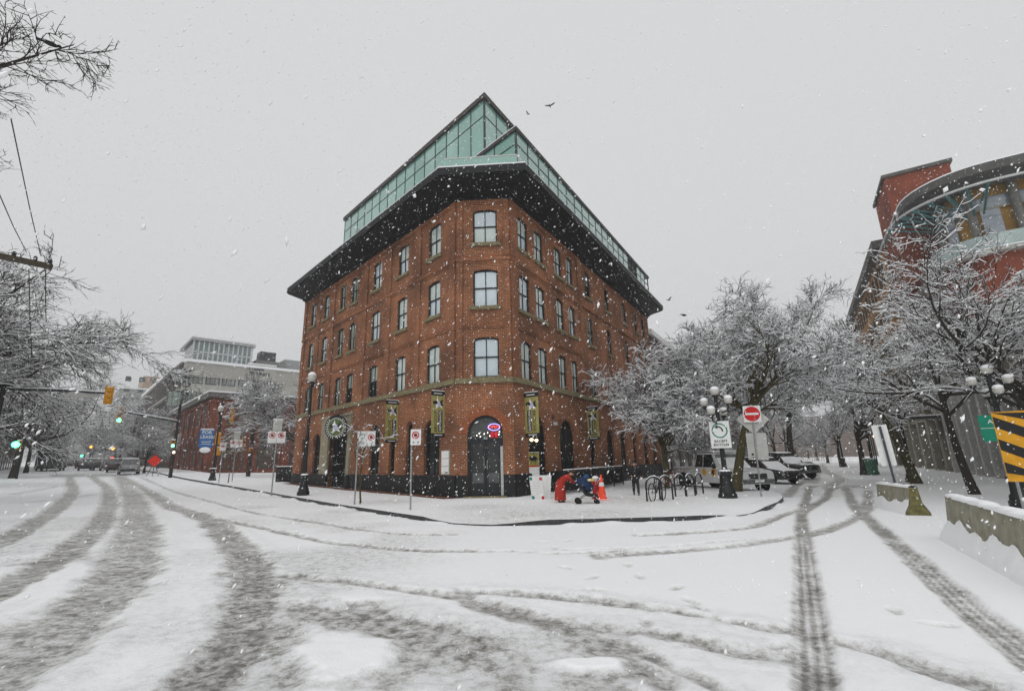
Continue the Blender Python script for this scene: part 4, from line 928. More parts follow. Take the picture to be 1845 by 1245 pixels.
pl = plate(t, .46, .62, (0, 0, zc), 0, GREEN); letters(pl, 'A', .14, (-.03, -.01, .15), 0, WHITE); MB().box(-.22, .22, -.012, -.008, -.005, .005).build('line', WHITE, pl); MB().tube([(.15, .05, 0), (.15, .05, zc+.3)], .03, 6).build('post', STEEL, t)
# ---- bicycle racks
RK = [((1169.7, 904), (1190.6, 904)), ((1191, 901), (1212, 901)), ((1219, 892), (1235.5, 898)), ((1240, 893), (1251, 896.5)), ((1259, 889), (1264, 893))]
for i, (f0, f1) in enumerate(RK):
    a, b = G(*f0, .1), G(*f1, .1); m = (a+b)/2; w = .42; yaw = [.1, .35, .5, .62, .72][i]
    t = thing('bicycle_rack', ['black hoop bicycle rack nearest the pedestrian', 'second black hoop bicycle rack from the brick wall', 'third black hoop bicycle rack in the middle of the row', 'fourth black hoop bicycle rack in the row', 'last black hoop bicycle rack nearest the pickup truck'][i], 'bicycle rack', (m.x, m.y, m.z-.02), yaw, 'hoop bicycle racks')
    arc = [(-w*.72, 0, 0), (-w*.72, 0, .55)]+[(-w*.72*math.cos(x), 0, .6+.34*math.sin(x)) for x in np.linspace(.1, math.pi-.1, 12)]+[(w*.72, 0, .55), (w*.72, 0, 0)]
    MB().tube(arc, .035, 8).build('hoop', BLACKMET, t, smooth='auto'); MB().tube([(-w*.7, 0, .5), (w*.7, 0, .5)], .02, 6).build('crossbar', BLACKMET, t)
    MB().tube([(x, y, z+.022) for x, y, z in arc[4:-4]], .026, 6).build('snow', SNOW, t, smooth=True)
# ---- bicycle locked at the racks
def bicycle(loc, rz, label, cm):
    t = thing('bicycle', label, 'bicycle', loc, rz)
    for x in (-.52, .52):
        a = np.linspace(0, 2*math.pi, 21); w = MB().tube([(x+.33*math.cos(k), 0, .34+.33*math.sin(k)) for k in a], .02, 5, False).build('wheel', BLK, t)
        sp_ = MB()
        for k in range(8): sp_.tube([(x, 0, .34), (x+.32*math.cos(k*.785), 0, .34+.32*math.sin(k*.785))], .004, 3)
        sp_.build('spokes', STEEL, w)
    MB().tube([(-.52, 0, .34), (-.08, 0, .3), (.4, 0, .82)], .02, 6).tube([(-.08, 0, .3), (-.2, 0, .86)], .02, 6).tube([(-.19, 0, .8), (.4, 0, .84)], .02, 6).tube([(-.52, 0, .34), (-.19, 0, .78)], .014, 6).tube([(.52, 0, .34), (.4, 0, .95)], .018, 6).build('frame', cm, t)
    MB().tube([(.4, -.28, .98), (.42, 0, 1.0), (.4, .28, .98)], .016, 6).build('handlebar', BLK, t); MB().ball((-.22, 0, .9), .14, .07, .04, 8, 5).build('saddle', BLK, t); MB().ball((-.22, 0, .935), .14, .07, .03, 8, 5).build('snow', SNOW, t)
bicycle(G(1186, 902, .1), .9, 'bicycle with snowy saddle locked at the hoop racks', mat('bike_black', (.03, .03, .03), .4, .2)); bicycle(D(1203, 26.0)+Vector((0, 0, .1)), .4, 'dark red bicycle leaning at the foot of the forked tree', mat('bike_red', (.12, .015, .015), .4, .2))
# ---- sandwich board, cone, hydrant
p = G(975, 900, .1); t = thing('sandwich_board', 'white sandwich board with green and red corner squares on the pavement', 'sign', p, .15)
for s in (-1, 1):
    o = MB().box(-.34, .34, -.012, .012, 0, 1.12).build('panel', WHITE, t, (0, s*.24*1, 0), (R(12)*-s, 0, 0))
    if s < 0:
        for x, z, m in ((-.26, 1.0, GREEN), (.26, 1.0, RED), (-.26, .12, GREEN), (.26, .12, RED)): MB().box(x-.07, x+.07, -.017, -.0125, z-.07, z+.07).build('corner_square', m, o)
        mbx = MB()
        for z, w in ((.78, .3), (.66, .36), (.54, .3), (.42, .34), (.3, .2)): mbx.box(-w/2, w/2, -.015, -.0125, z-.006, z+.006)
        mbx.build('print', mat('faint_pink_print', (.6, .42, .42), .6, .1), o)
t.rotation_euler[2] = -.55; t.scale = (.9, .9, .88)
ORG = mat('cone_orange', (.85, .075, .03), .45, .08, 6)
p = G(1085.5, 901.5, .1); t = thing('traffic_cone', 'orange traffic cone with white collar beside the red hydrant', 'cone', p)
MB().lathe([(.2, .04), (.16, .2), (.04, .95), (.03, 1.0)], n=18).build('cone', ORG, t, smooth='auto'); MB().box(-.25, .25, -.25, .25, 0, .045).build('foot', ORG, t, bevel=.02)
MB().lathe([(.116, .55), (.088, .7)], n=18).build('collar', WHITE, t); MB().box(-.24, .24, -.24, .24, .046, .06).build('snow', SNOW, t)
p = G(1076, 900, .1)+Vector((0, .15, 0)); t = thing('fire_hydrant', 'red fire hydrant with a snowy grey cap beside the traffic cone', 'hydrant', p)
HR = mat('hydrant_red', (.34, .02, .018), .45, .2, 9); MB().lathe([(.2, -.05), (.2, .05), (.15, .08), (.14, .62), (.18, .64), (.18, .7), (.14, .73)], n=16).build('barrel', HR, t, smooth='auto')
MB().lathe([(.145, .73), (.14, .8), (.08, .88), (.03, .9), (.03, .95)], n=14).build('bonnet', STEEL, t, smooth='auto')
for a in (0, 1.57, 3.14): MB().tube([(0, 0, .5), (.24*math.cos(a-.4), -.24*math.sin(a+.2), .5)], .065, 8).build('outlet', HR, t)
MB().ball((0, 0, .86), .14, .14, .07, 10, 5).build('snow', SNOW, t)
# ---- railing with dark panels along the right facade
RT = fr(B, DR, NR); p0 = RT(Vector((1.9, -1.5, 0))); t = thing('patio_railing', 'dark metal patio railing with snow on its top rail along the brick wall', 'railing', (p0.x, p0.y, gz(p0.x)+.1))
us = [1.9, 3.6, 5.3, 7.0, 8.7, 10.4]
for i, u in enumerate(us):
    q = RT(Vector((u, -1.5, 0)))-p0; MB().cbox((q.x, q.y, .55), .06, .06, 1.1).build('post', BLACKMET, t)
    if i < len(us)-1:
        q2 = RT(Vector((us[i+1], -1.5, 0)))-p0; rl = MB().tube([(q.x, q.y, 1.1), (q2.x, q2.y, 1.1)], .03, 6).tube([(q.x, q.y, .12), (q2.x, q2.y, .12)], .022, 6)
        for k in range(1, 14): w = q.lerp(q2, k/14); rl.tube([(w.x, w.y, .12), (w.x, w.y, 1.08)], .009, 4)
        rl.build('rail_panel', BLACKMET, t)
        dz = NR*.03; MB().add([(q.x-dz.x, q.y-dz.y, .16), (q2.x-dz.x, q2.y-dz.y, .16), (q2.x-dz.x, q2.y-dz.y, 1.02), (q.x-dz.x, q.y-dz.y, 1.02)], [(0, 1, 2, 3)]).build('screen', mat('black_mesh_screen', (.012, .012, .013), .7, .3), t)
        MB().tube([(q.x, q.y, 1.135), (q2.x, q2.y, 1.135)], .032, 6).build('snow', SNOW, t)
# ---- banners, round sign, boards on the wall
OLIVE = mat('olive_banner', (.30, .27, .09), .8, .12, 4); LILAC = mat('emblem_lilac', (.45, .45, .58), .7, .1)
EMW = mat('emblem_white', (.72, .72, .74), .7, .05)
def emblem(par, s, loc, rot):
    P = lambda pts, m, y, n: MB().prism([(x*s, z*s) for x, z in pts], y-.003, y).build(n, m, par, loc, rot)
    P([(-.1, .5), (.02, .14), (.42, .2), (.2, -.02), (.4, -.38), (.05, -.22), (-.22, -.46), (-.2, -.16), (-.46, -.02), (-.2, .1)], EMW, -.004, 'emblem')
    P([(-.5, .12), (-.2, .2), (-.02, .05), (-.18, -.1), (-.44, -.08)], BLK, -.008, 'emblem'); P([(.1, .1), (.44, .34), (.34, .02), (.48, -.2), (.2, -.16)], BLK, -.008, 'emblem'); P([(-.08, .02), (.1, .14), (.22, -.08), (.04, -.3), (-.12, -.14)], LILAC, -.012, 'emblem')
def banner(T, d, nout, u, z0, z1, lab, flip):
    p = T(Vector((u, -.05, z0))); t = thing('banner', lab, 'banner', p, math.atan2(nout.y, nout.x)+(math.pi if flip else 0), 'olive wall banners')
    w = .74; h = z1-z0; x0, x1 = (-w, 0) if flip else (0, w); cx = (x0+x1)/2
    MB().box(x0, x1, -.008, .008, .16, h-.2).build('cloth', OLIVE, t)
    MB().box(x0-.02, x1+.02, -.014, .014, h-.2, h).build('header', BLK, t); MB().box(x0, x1, -.014, .014, 0, .16).build('footer', BLK, t)
    MB().tube([(0, 0, h+.0), (x0 if flip else x1, 0, h+.0)], .025, 6).tube([(0, 0, .0), (x0 if flip else x1, 0, .0)], .02, 6).build('arm', BLACKMET, t)
    MB().box(cx-.26, cx+.2, -.018, -.0145, h-.12, h-.08).box(cx-.2, cx+.24, -.018, -.0145, .06, .1).build('print', WHITE, t)
    emblem(t, .62, (cx, -.009, h-.56), (0, 0, 0))
    up = -90 if not flip else -90
    sg = 1 if flip else -1
    bx = cx+sg*.13; MB().box(bx-.11, bx+.11, -.012, -.009, .25, 1.22).build('name_block', BLK, t)
    ry = -90 if flip else 90
    put('lettering', text_mesh('RISTORANTE', .155, .002, .002), WHITE, t, (bx, -.016, .735), (R(90), R(ry), 0))
    put('lettering', text_mesh('BRIOCHE', .24, .002, .0), BLK, t, (cx-sg*.12, -.012, .72), (R(90), R(ry), 0))
    MB().tube([(x0, 0, h+.03), (x1, 0, h+.03)], .022, 5).build('snow', SNOW, t)
banner(FL, DL, NL, .85, 2.86, 4.98, 'olive wall banner just left of the arched door', True); banner(FL, DL, NL, 5.2, 2.78, 5.0, 'olive wall banner above the sapling on the left facade', True)
banner(FR_, DR, NR, .98, 2.77, 4.83, 'olive wall banner just right of the arched door', False); banner(FR_, DR, NR, 8.75, 2.8, 4.76, 'olive wall banner half hidden by snowy twigs', False)
p = FL(Vector((11.6, -.75, 3.98))); t = thing('round_sign', 'round black and green hanging sign over the side entrance', 'sign', p, face_cam(p)*.5-.42)
disc(t, .78, (0, 0, 0), BLK, 'rim', d=.06, n=36); disc(t, .55, (0, -.062, 0), mat('sign_moss_green', (.10, .14, .05), .7, .1), 'face', d=.01, n=32); disc(t, .58, (0, -.061, 0), WHITE, 'line', .55, d=.008, n=32); emblem(t, .9, (0, -.075, .02), (0, 0, 0))
mbx = MB()
for k in range(26):
    if 9 < k < 16: continue
    a = R(-90)+R(15)+k*R(330)/25; mbx.cbox((.67*math.cos(a), -.065, .67*math.sin(a)), .05, .01, .1, Matrix.Rotation(-a+math.pi/2, 3, 'Y'))
mbx.build('print', WHITE, t); MB().tube([(0, 0, .78), (0, .75, .9)], .03, 6).build('bracket', BLACKMET, t)
T = fr(A, DL, NL); p = T(Vector((.75, -.03, 1.14))); t = thing('notice_board', 'pale three-panel notice board left of the arched door', 'notice board', p, math.atan2(DL.y, DL.x)+math.pi)
MB().box(-.32, .32, -.03, .03, 0, 1.1).build('board', mat('board_olive_grey', (.34, .34, .26), .7, .1), t)
for k in range(3): MB().box(-.28, .28, -.04, -.031, .04+k*.35, .36+k*.35).build('sheet', WHITE, t)
MB().box(.0, .24, -.045, -.041, .07, .12).build('print', BLK, t)
T = fr(B, DR, NR); p = T(Vector((1.55, -.1, .92))); t = thing('wall_poster', 'poster with dark picture and white lower half on the base right of the door', 'poster', p, math.atan2(DR.y, DR.x)-.45)
MB().box(-.34, .34, -.012, .012, 0, 1.15).build('sheet', WHITE, t); MB().box(-.33, .33, -.016, -.0125, .52, 1.13).build('picture', mat('poster_olive', (.42, .36, .08), .6, .4, 6, c2=(.05, .05, .03)), t); MB().box(-.33, .33, -.018, -.0165, .46, .52).build('stripe', RED, t); MB().ball((.0, -.02, .85), .24, .01, .12, 10, 6).build('picture', BLK, t)
# neon
c = CG[0][0]; p = FC(Vector((1.75, .1, 3.22))); t = thing('neon_open_sign', 'oval blue and red neon OPEN sign in the arched transom', 'neon sign', p, math.atan2(DC.y, DC.x))
NB = mat('neon_blue', (.1, .1, .3), .4, .0, 4, emit=(.35, .3, 1.0, 3)); NR_ = mat('neon_red', (.3, .02, .02), .4, .0, 4, emit=(1, .07, .05, 2.2)); NW = mat('neon_dim_red', (.2, .01, .02), .4, .0, 4, emit=(.8, .01, .03, .5))
MB().tube([(.27*math.cos(a), 0, .15*math.sin(a)) for a in np.linspace(0, 2*math.pi, 25)], .016, 5, False).build('ring_tube', NB, t); letters(t, 'OPEN', .2, (0, -.01, 0), 0, NR_, -.002)
MB().box(-.16, -.03, 0, .02, -.48, -.2).box(.03, .17, 0, .02, -.48, -.2).box(-.03, .03, 0, .02, -.36, -.3).build('lower_tubes', NW, t)
WARM = mat('warm_bulb', (.9, .7, .4), .4, .0, 4, emit=(1, .72, .38, 7)); WH = mat('white_bulb', (.9, .9, .85), .4, .0, 4, emit=(1, .92, .8, 6))
mbx = None
for i, (u, z) in enumerate([(.95, 2.86), (1.07, 2.95), (1.12, 2.8), (1.3, 2.92), (1.45, 2.97), (1.55, 2.82), (2.0, 3.0), (1.97, 2.88)]):
    p = FC(Vector((u, .09, z))); o = MB().lathe([(.006, .03), (.012, .018), (.02, .0), (.014, -.018), (.005, -.024)], n=8).build('string_bulb', WH, None, p); tag(o, 'tiny white bulb of the light string in the arched transom', 'light bulb', 'bulbs of the transom light string')
for i, (u, z) in enumerate([(1.75, 2.66), (2.25, 2.64)]):
    p = FR_(Vector((u, .06, z))); o = MB().lathe([(.03, .06), (.06, .05), (.085, 0), (.06, -.05), (.02, -.07)], n=10).build('pendant_bulb', WARM, None, p); tag(o, ['left warm lamp glowing in the wide arch right of the door', 'right warm lamp glowing in the wide arch right of the door'][i], 'lamp')
p = FR_(Vector((4.05, -.02, 3.55))); t = thing('wall_lamp', 'small wall lamp and camera between the two wide arches', 'wall lamp', p)
MB().ball((0, 0, .35), .12, .12, .13, 8, 6).build('lamp', mat('rusty_lamp', (.1, .03, .02), .7, .2), t); MB().cbox((.1, -.12, -.02), .22, .2, .16).build('camera', STEEL, t)
# ================================================================ TRAFFIC SIGNALS, POLES, WIRES
LENS = {'green': mat('lit_green_lens', (.05, .5, .3), .4, 0, 4, emit=(.08, 1, .55, 9)), 'red': mat('lit_red_lens', (.5, .02, .02), .4, 0, 4, emit=(1, .06, .03, 7)), 'amber': mat('lit_amber_lens', (.6, .25, .02), .4, 0, 4, emit=(1, .42, .05, 7)), 'off': mat('unlit_lens', (.03, .02, .02), .4, .2), 'white': mat('lit_white_lens', (.6, .6, .6), .4, 0, 4, emit=(1, .97, .9, 7))}
SIGY = mat('signal_housing_yellow', (.55, .25, .015), .5, .15, 6)
def head(par, loc, rz, lit, s=1.0, n=3, back=False):
    o = MB().box(-.17*s, .17*s, -.1*s, .14*s, -.19*n*s, .19*n*s).build('signal_head', SIGY, par, loc, (0, 0, rz), bevel=.03*s)
    for k in range(n):
        z = (n-1-2*k)*.19*s; on = lit if (lit == 'red' and k == 0) or (lit == 'amber' and k == 1) or (lit == 'green' and k == n-1) or (lit == 'white') else 'off'
        if not back:
            MB().lathe([(.12*s, .0), (.12*s, .02*s)], n=14).build('lens', LENS[on], o, (0, -.12*s, z), (R(90), 0, 0))
            MB().tube([(.13*s*math.cos(a), 0, .13*s*math.sin(a)) for a in np.linspace(-.3, math.pi+.3, 10)], .015*s, 4).build('visor', SIGY, o, (0, -.2*s, z))
            MB().ball((0, -.2*s, z+.14*s), .12*s, .1*s, .04*s, 8, 5).build('snow', SNOW, o)
    if back:
        MB().box(-.25*s, .25*s, -.07*s, -.06*s, -.19*n*s-.1*s, .19*n*s+.1*s).build('backplate', SIGY, o)
        for k in range(n): z = (n-1-2*k)*.19*s; MB().box(-.15*s, .15*s, -.16*s, -.1*s, z-.165*s, z+.165*s).build('section_back', SIGY, o, bevel=.03*s)
    MB().box(-.17*s, .17*s, -.1*s, .14*s, .19*n*s, .19*n*s+.05*s).build('snow', SNOW, o, bevel=.02*s)
    return o
# near mast arm from the left, its signal turned away
c0 = uplane(196, 712, 32.5); pb = D(-25, 33.5); t = thing('signal_mast', 'mast arm from the left edge carrying a yellow signal seen from behind', 'traffic signal', pb, 0)
MB().tube([(0, 0, -.2), (0, 0, c0.z-pb.z+.5)], [.14, .1], 10).build('pole', BLACKMET, t); L_ = c0-pb
MB().tube([(0, 0, L_.z+.12), (L_.x*.5, L_.y*.5, L_.z+.16), (L_.x, L_.y, L_.z+.1)], [.08, .065, .05], 8).build('arm', BLACKMET, t)
MB().tube([(0, 0, L_.z+.19), (L_.x*.5, L_.y*.5, L_.z+.22), (L_.x, L_.y, L_.z+.16)], .04, 6).build('snow', SNOW, t)
head(t, (L_.x, L_.y, L_.z), face_cam(c0), 'off', .72, 3, True); q = uplane(152, 711, 32.7)-pb; plate(t, 1.05, .28, (q.x, q.y, q.z), face_cam(c0), SIGNBACK)
# far mast arm with the green light
c0 = uplane(216, 747, 56); pb = D(310, 60); t = thing('signal_mast', 'mast arm with a glowing green light over the avenue', 'traffic signal', pb, 0); L_ = c0-pb
MB().tube([(0, 0, -.2), (0, 0, L_.z+1.6)], [.17, .12], 10).build('pole', BLACKMET, t)
MB().tube([(0, 0, L_.z-.2), (L_.x, L_.y, L_.z+.3)], [.1, .06], 8).build('arm', BLACKMET, t); MB().tube([(0, 0, L_.z-.1), (L_.x, L_.y, L_.z+.4)], .07, 6).build('snow', SNOW, t)
head(t, (L_.x, L_.y, L_.z), face_cam(c0), 'green', 1.35)
q = uplane(311, 803, 59.5)-pb; head(t, (q.x, q.y, q.z+.2), face_cam(c0), 'green', 1.1, 2); q = uplane(313, 815, 59.5)-pb; head(t, (q.x, q.y, q.z), face_cam(c0), 'white', .8, 1)
# corner pole with sideways signal
pb = D(449, 62); t = thing('utility_pole', 'wooden utility pole with a sideways yellow signal before the red building', 'pole', pb)
top = uplane(454, 695, 62).z-pb.z; MB().tube([(0, 0, -.2), (.15, 0, top)], [.24, .17], 10).build('pole', BARK, t)
c0 = uplane(418, 748, 60)-pb; aa = uplane(452, 742, 62)-pb; MB().tube([aa, c0+Vector((-1.2, 0, -.3))], .07, 6).build('arm', STEEL, t); MB().tube([aa+Vector((0, 0, .1)), c0+Vector((-1.2, 0, -.2))], .08, 6).build('snow', SNOW, t)
head(t, c0, face_cam(pb)-1.25, 'off', 1.35)
for px, py, n in ((439, 796, 3), (452, 810, 1)): q = uplane(px, py, 61)-pb; head(t, q, face_cam(pb)+.6, 'off', 1.0, n)
pb = D(388, 58); t = thing('signal_post', 'black post with two yellow signal boxes at the far corner', 'traffic signal', pb); MB().tube([(0, 0, -.2), (0, 0, 8)], .12, 8).build('pole', BLACKMET, t)
for px, py, n in ((393, 790, 3), (393, 812, 2)): q = uplane(px, py, 57.6)-pb; head(t, q, face_cam(pb), 'off', .95, n, True)
# lights down the avenue
for px, py, d, c, lab in [(161, 805, 130, 'amber', 'round amber light hanging far down the avenue'), (203, 826, 112, 'red', 'lower red light beyond the parked cars'), (201, 808, 112, 'amber', 'upper orange light beyond the parked cars'), (73, 825, 96, 'red', 'red light at the left kerb of the avenue'), (82, 818, 104, 'amber', 'amber light at the left kerb of the avenue'), (147, 821, 150, 'green', 'tiny green light in the middle of the avenue'), (171, 830, 120, 'green', 'tiny green light above the dark cars'), (27, 801, 60, 'green', 'green light at the left picture edge'), (190, 829, 110, 'amber', 'small amber light over the dark cars')]:
    c0 = uplane(px, py, d); gp = D(px, d); t = thing('far_signal', lab, 'traffic signal', gp, 0, 'small signals down the avenue'); q = c0-gp
    MB().tube([(.3, .1, -.2), (.3, .1, q.z+.6)], .08, 6).build('pole', BLACKMET, t); h_ = head(t, (0, 0, q.z), face_cam(c0), 'off', 1.0, 2)
    MB().lathe([(.26, .0), (.26, .03)], n=14).build('lens', LENS[c], t, (-.02, -.28, q.z), (R(90), 0, face_cam(c0)))
# roadworks diamond
c0 = uplane(278, 830, 63); pb = D(278, 63.5); t = thing('roadworks_sign', 'bright red diamond roadworks sign at the far kerb', 'sign', pb, face_cam(pb)); z = c0.z-pb.z
MB().prism([(-.62, 0), (0, -.62), (.62, 0), (0, .62)], -.01, .01).build('diamond_plate', mat('fluorescent_red', (.75, .03, .015), .5, .05), t, (0, 0, z)); MB().tube([(0, .05, z), (-.5, .1, 0)], .03, 5).tube([(0, .05, z), (.5, .1, 0)], .03, 5).tube([(0, .05, z), (0, .6, 0)], .03, 5).build('stand', BLACKMET, t)
# wooden pole with crossarm and wires at the left edge
pb = D(-40, 21); c0 = uplane(93, 481, 20.2); c1_ = uplane(-290, 400, 22.5); t = thing('utility_pole', 'wooden crossarm with insulators and wires at the left edge', 'pole', pb)
L0, L1 = c0-pb, c1_-pb; mid = (L0+L1)/2; MB().tube([(mid.x, mid.y, -.2), (mid.x, mid.y, mid.z+1)], [.17, .13], 10).build('pole', BARK, t)
xd = (L1-L0).normalized(); MB().cbox((L0+L1)/2, (L1-L0).length, .13, .17, Matrix((xd, Vector((0, 0, 1)).cross(xd).normalized(), xd.cross(Vector((0, 0, 1)).cross(xd).normalized()))).transposed()).build('crossarm', mat('old_timber', (.06, .05, .035), .95, .3, 12), t)
for k in (.015, .09, .2, .36): q = L0.lerp(L1, k)+Vector((0, 0, .16)); MB().lathe([(.03, -.08), (.055, -.05), (.04, -.01), (.06, .02), (.03, .08)], (q.x, q.y, q.z), 8).build('insulator', BLACKMET, t)
for (x0, y0, d0), (x1, y1, d1) in [((74, 462, 20.3), (20, 215, 12)), ((48, 455, 20.6), (-10, 330, 14)), ((52, 485, 20.4), (57, 640, 21)), ((82, 487, 20.3), (83, 580, 21))]:
    a, b = uplane(x0, y0, d0)-pb, uplane(x1, y1, d1)-pb; MB().tube([a, a.lerp(b, .5)-Vector((0, 0, .05)), b], .011, 4).build('wire', BLK, t)
# black bin / newspaper box by the left end
pb = D(516, 44); t = thing('newspaper_box', 'black newspaper box beyond the left end of the brick building', 'box', pb, face_cam(pb)); MB().box(-.7, .7, -.4, .4, .12, 1.3).box(-.6, .6, -.3, .3, 0, .12).build('cabinet', BLACKMET, t, bevel=.04); MB().box(-.7, .7, -.4, .4, 1.31, 1.38).build('snow', SNOW, t, bevel=.02); MB().box(-.5, .5, -.42, -.41, .6, 1.1).build('window', PANE_D, t)

# ================================================================ VEHICLES
TYRE = mat('tyre_rubber', (.015, .015, .016), .9, .3, 20); RIM = mat('wheel_rim', (.16, .165, .17), .4, .2, 8, 0, .6); CGL = mat('car_glass', (.02, .024, .026), .06, .2, 2, 0, coat=.8)
def loft(secs, cap=True):
    mb = MB(); n = len(secs[0]); mb.v = [tuple(p) for s in secs for p in s]
    mb.f = [(i*n+j, i*n+(j+1) % n, (i+1)*n+(j+1) % n, (i+1)*n+j) for i in range(len(secs)-1) for j in range(n)]
    if cap: mb.f += [tuple(range(n)), tuple((len(secs)-1)*n+j for j in reversed(range(n)))]
    return mb
def sect(x, hw, zb, zt, r=.12):
    r = min(r, (zt-zb)*.45); return [(x, -hw+r*.6, zb), (x, -hw, zb+r), (x, -hw*1.005, (zb+zt)/2), (x, -hw*.99, zt-r), (x, -hw+r*1.1, zt), (x, 0, zt+.02), (x, hw-r*1.1, zt), (x, hw*.99, zt-r), (x, hw*1.005, (zb+zt)/2), (x, hw, zb+r), (x, hw-r*.6, zb)]
def wheel(par, x, y, r, w):
    s = 1 if y > 0 else -1
    o = MB().lathe([(r*.62, -w/2), (r*.93, -w/2), (r, -w*.32), (r, w*.32), (r*.93, w/2), (r*.62, w/2)], n=22).build('wheel', TYRE, par, (x, y, r), (R(90), 0, 0), smooth='auto')
    MB().lathe([(r*.62, -w*.46), (r*.55, -w*.3), (r*.12, -w*.36), (.02, -w*.36)], n=16).lathe([(.02, w*.36), (r*.12, w*.36), (r*.55, w*.3), (r*.62, w*.46)], n=16).build('rim', RIM, o, smooth='auto')
def car(label, loc, rz, paint, kind='suv', L=4.6, W=1.85, H=1.7, snow=True, group=None, name='parked_car', cat='car', lights=False):
    t = thing(name, label, cat, loc, rz, group); hw = W/2; r = .34 if kind != 'truck' else .39; zb = .26 if kind != 'truck' else .42; belt = H*.58
    hood = L*.5; fx, rx = L/2, -L/2
    if kind == 'truck':
        body = [sect(fx, hw*.9, zb+.05, belt-.32), sect(fx-.08, hw*.97, zb-.02, belt-.12), sect(fx-.6, hw, zb, belt-.03), sect(fx-1.35, hw, zb, belt+.03), sect(.15, hw, zb, belt+.05), sect(-.75, hw, zb, belt+.05), sect(-.85, hw, zb+.05, belt+.03), sect(rx+.1, hw, zb+.1, belt), sect(rx, hw*.97, zb+.15, belt-.05)]
        cab = [(fx-1.45, belt-.02, .92, .9), (fx-2.15, H-.04, .86, .72), (fx-2.6, H, .86, .72), (-.55, H-.02, .86, .72), (-.82, belt, .92, .86)]
    elif kind == 'bus':
        body = [sect(fx, hw*.95, zb, H-.2, .2), sect(fx-.15, hw, zb, H, .2), sect(rx+.1, hw, zb, H, .2), sect(rx, hw*.96, zb, H-.1, .2)]; cab = None
    else:
        body = [sect(fx, hw*.8, zb+.1, belt-.3), sect(fx-.15, hw*.94, zb, belt-.17), sect(fx-.9, hw, zb, belt-.06), sect(fx-1.25, hw, zb, belt), sect(rx+.9, hw, zb, belt), sect(rx+.15, hw*.96, zb+.04, belt-.02), sect(rx, hw*.85, zb+.15, belt-.15)]
        b0 = rx+.12 if kind == 'suv' else rx+.75
        cab = [(fx-1.15, belt-.03, .93, .9), (fx-1.95, H-.05, .84, .72), (fx-2.4, H, .84, .72), (b0+.5, H-.03, .84, .72), (b0, belt, .92, .86)]
    bo = loft(body).build('body', paint, t, smooth='auto')
    # dark wheel arches
    xs = (fx-.92, rx+(.95 if kind != 'truck' else 1.2)) if kind != 'bus' else (fx-2.2, rx+2.2)
    for x in xs:
        for s in (-1, 1):
            MB().lathe([(.02, 0), (r+.1, 0), (r+.1, .015), (.02, .015)], n=20).build('wheel_arch', BLK, t, (x, s*(hw+.0), r+.04), (R(90), 0, 0)); wheel(t, x, s*(hw-.09), r, .24)
    if cab:
        secs = []
        for x, z, fb, ft in cab:
            secs.append((x, z, hw*fb, hw*ft))
        top = [s_ for s_ in secs if s_[1] > belt+.1]; a0, a1 = secs[0], secs[-1]; f0, f1 = top[0], top[-1]
        poly = [(a0[0], a0[1])]+[(s_[0], s_[1]) for s_ in top]+[(a1[0], a1[1])]
        def yw(z): k = max(0, min(1, (z-belt)/(H-belt))); return hw*(.93-.17*k)
        mb = MB(); n = len(poly); mb.v = [(x, -yw(z), z) for x, z in poly]+[(x, yw(z), z) for x, z in poly]
        mb.f = [tuple(range(n)), tuple(n+i for i in reversed(range(n)))]+[(i, n+i, n+i+1, i+1) for i in range(n-1)]
        cb = mb.build('cabin', paint, t, smooth=False, bevel=.035)
        for s in (-1, 1):
            xa, xb = f1[0]-.0, f0[0]-.03; zt = H-.12; zbm = belt+.06; mids = [(xb+.42, xa+(xb-xa)*.48), (xa+(xb-xa)*.44, xa-.1)]
            for q, (x1, x0) in enumerate(mids):
                xt1 = min(x1, xb-.02) if q == 0 else x1; pts = [(x0, zbm), (x1, zbm), (xt1, zt), (x0+(.12 if q else 0), zt)]
                MB().add([(x, s*(yw(z)+.006), z) for x, z in pts]+[(x, s*(yw(z)-.02), z) for x, z in pts], [(0, 1, 2, 3), (4, 5, 6, 7), (0, 1, 5, 4), (1, 2, 6, 5), (2, 3, 7, 6), (3, 0, 4, 7)]).build('side_window', CGL, t)
            MB().ball((f0[0]+.45, s*(hw+.1), belt+.1), .07, .12, .1, 8, 6).build('mirror', BLK, t)
        def slab(pa, pb, f, off, m, nm, ia=.1, ib=.1):
            (xa, za), (xb, zb_) = pa, pb; xa2, za2 = xa+(xb-xa)*ia, za+(zb_-za)*ia; xb2, zb2 = xb-(xb-xa)*ib, zb_-(zb_-za)*ib; nx, nz = (zb_-za), -(xb-xa); l = math.hypot(nx, nz); nx, nz = nx/l*off*(1 if f else -1), nz/l*off*(1 if f else -1)
            if nz < 0: nx, nz = -nx, -nz
            MB().add([(xa2+nx, -yw(za2)*.9, za2+nz), (xa2+nx, yw(za2)*.9, za2+nz), (xb2+nx, yw(zb2)*.9, zb2+nz), (xb2+nx, -yw(zb2)*.9, zb2+nz), (xa2-nx, -yw(za2)*.9, za2-nz), (xa2-nx, yw(za2)*.9, za2-nz), (xb2-nx, yw(zb2)*.9, zb2-nz), (xb2-nx, -yw(zb2)*.9, zb2-nz)], [(0, 1, 2, 3), (4, 5, 6, 7), (0, 1, 5, 4), (2, 3, 7, 6), (1, 2, 6, 5), (3, 0, 4, 7)]).build(nm, m, t)
        slab((a0[0], a0[1]), (f0[0], f0[1]), True, .012, CGL, 'windscreen'); slab((f1[0], f1[1]), (a1[0], a1[1]), False, .012, CGL, 'rear_window')
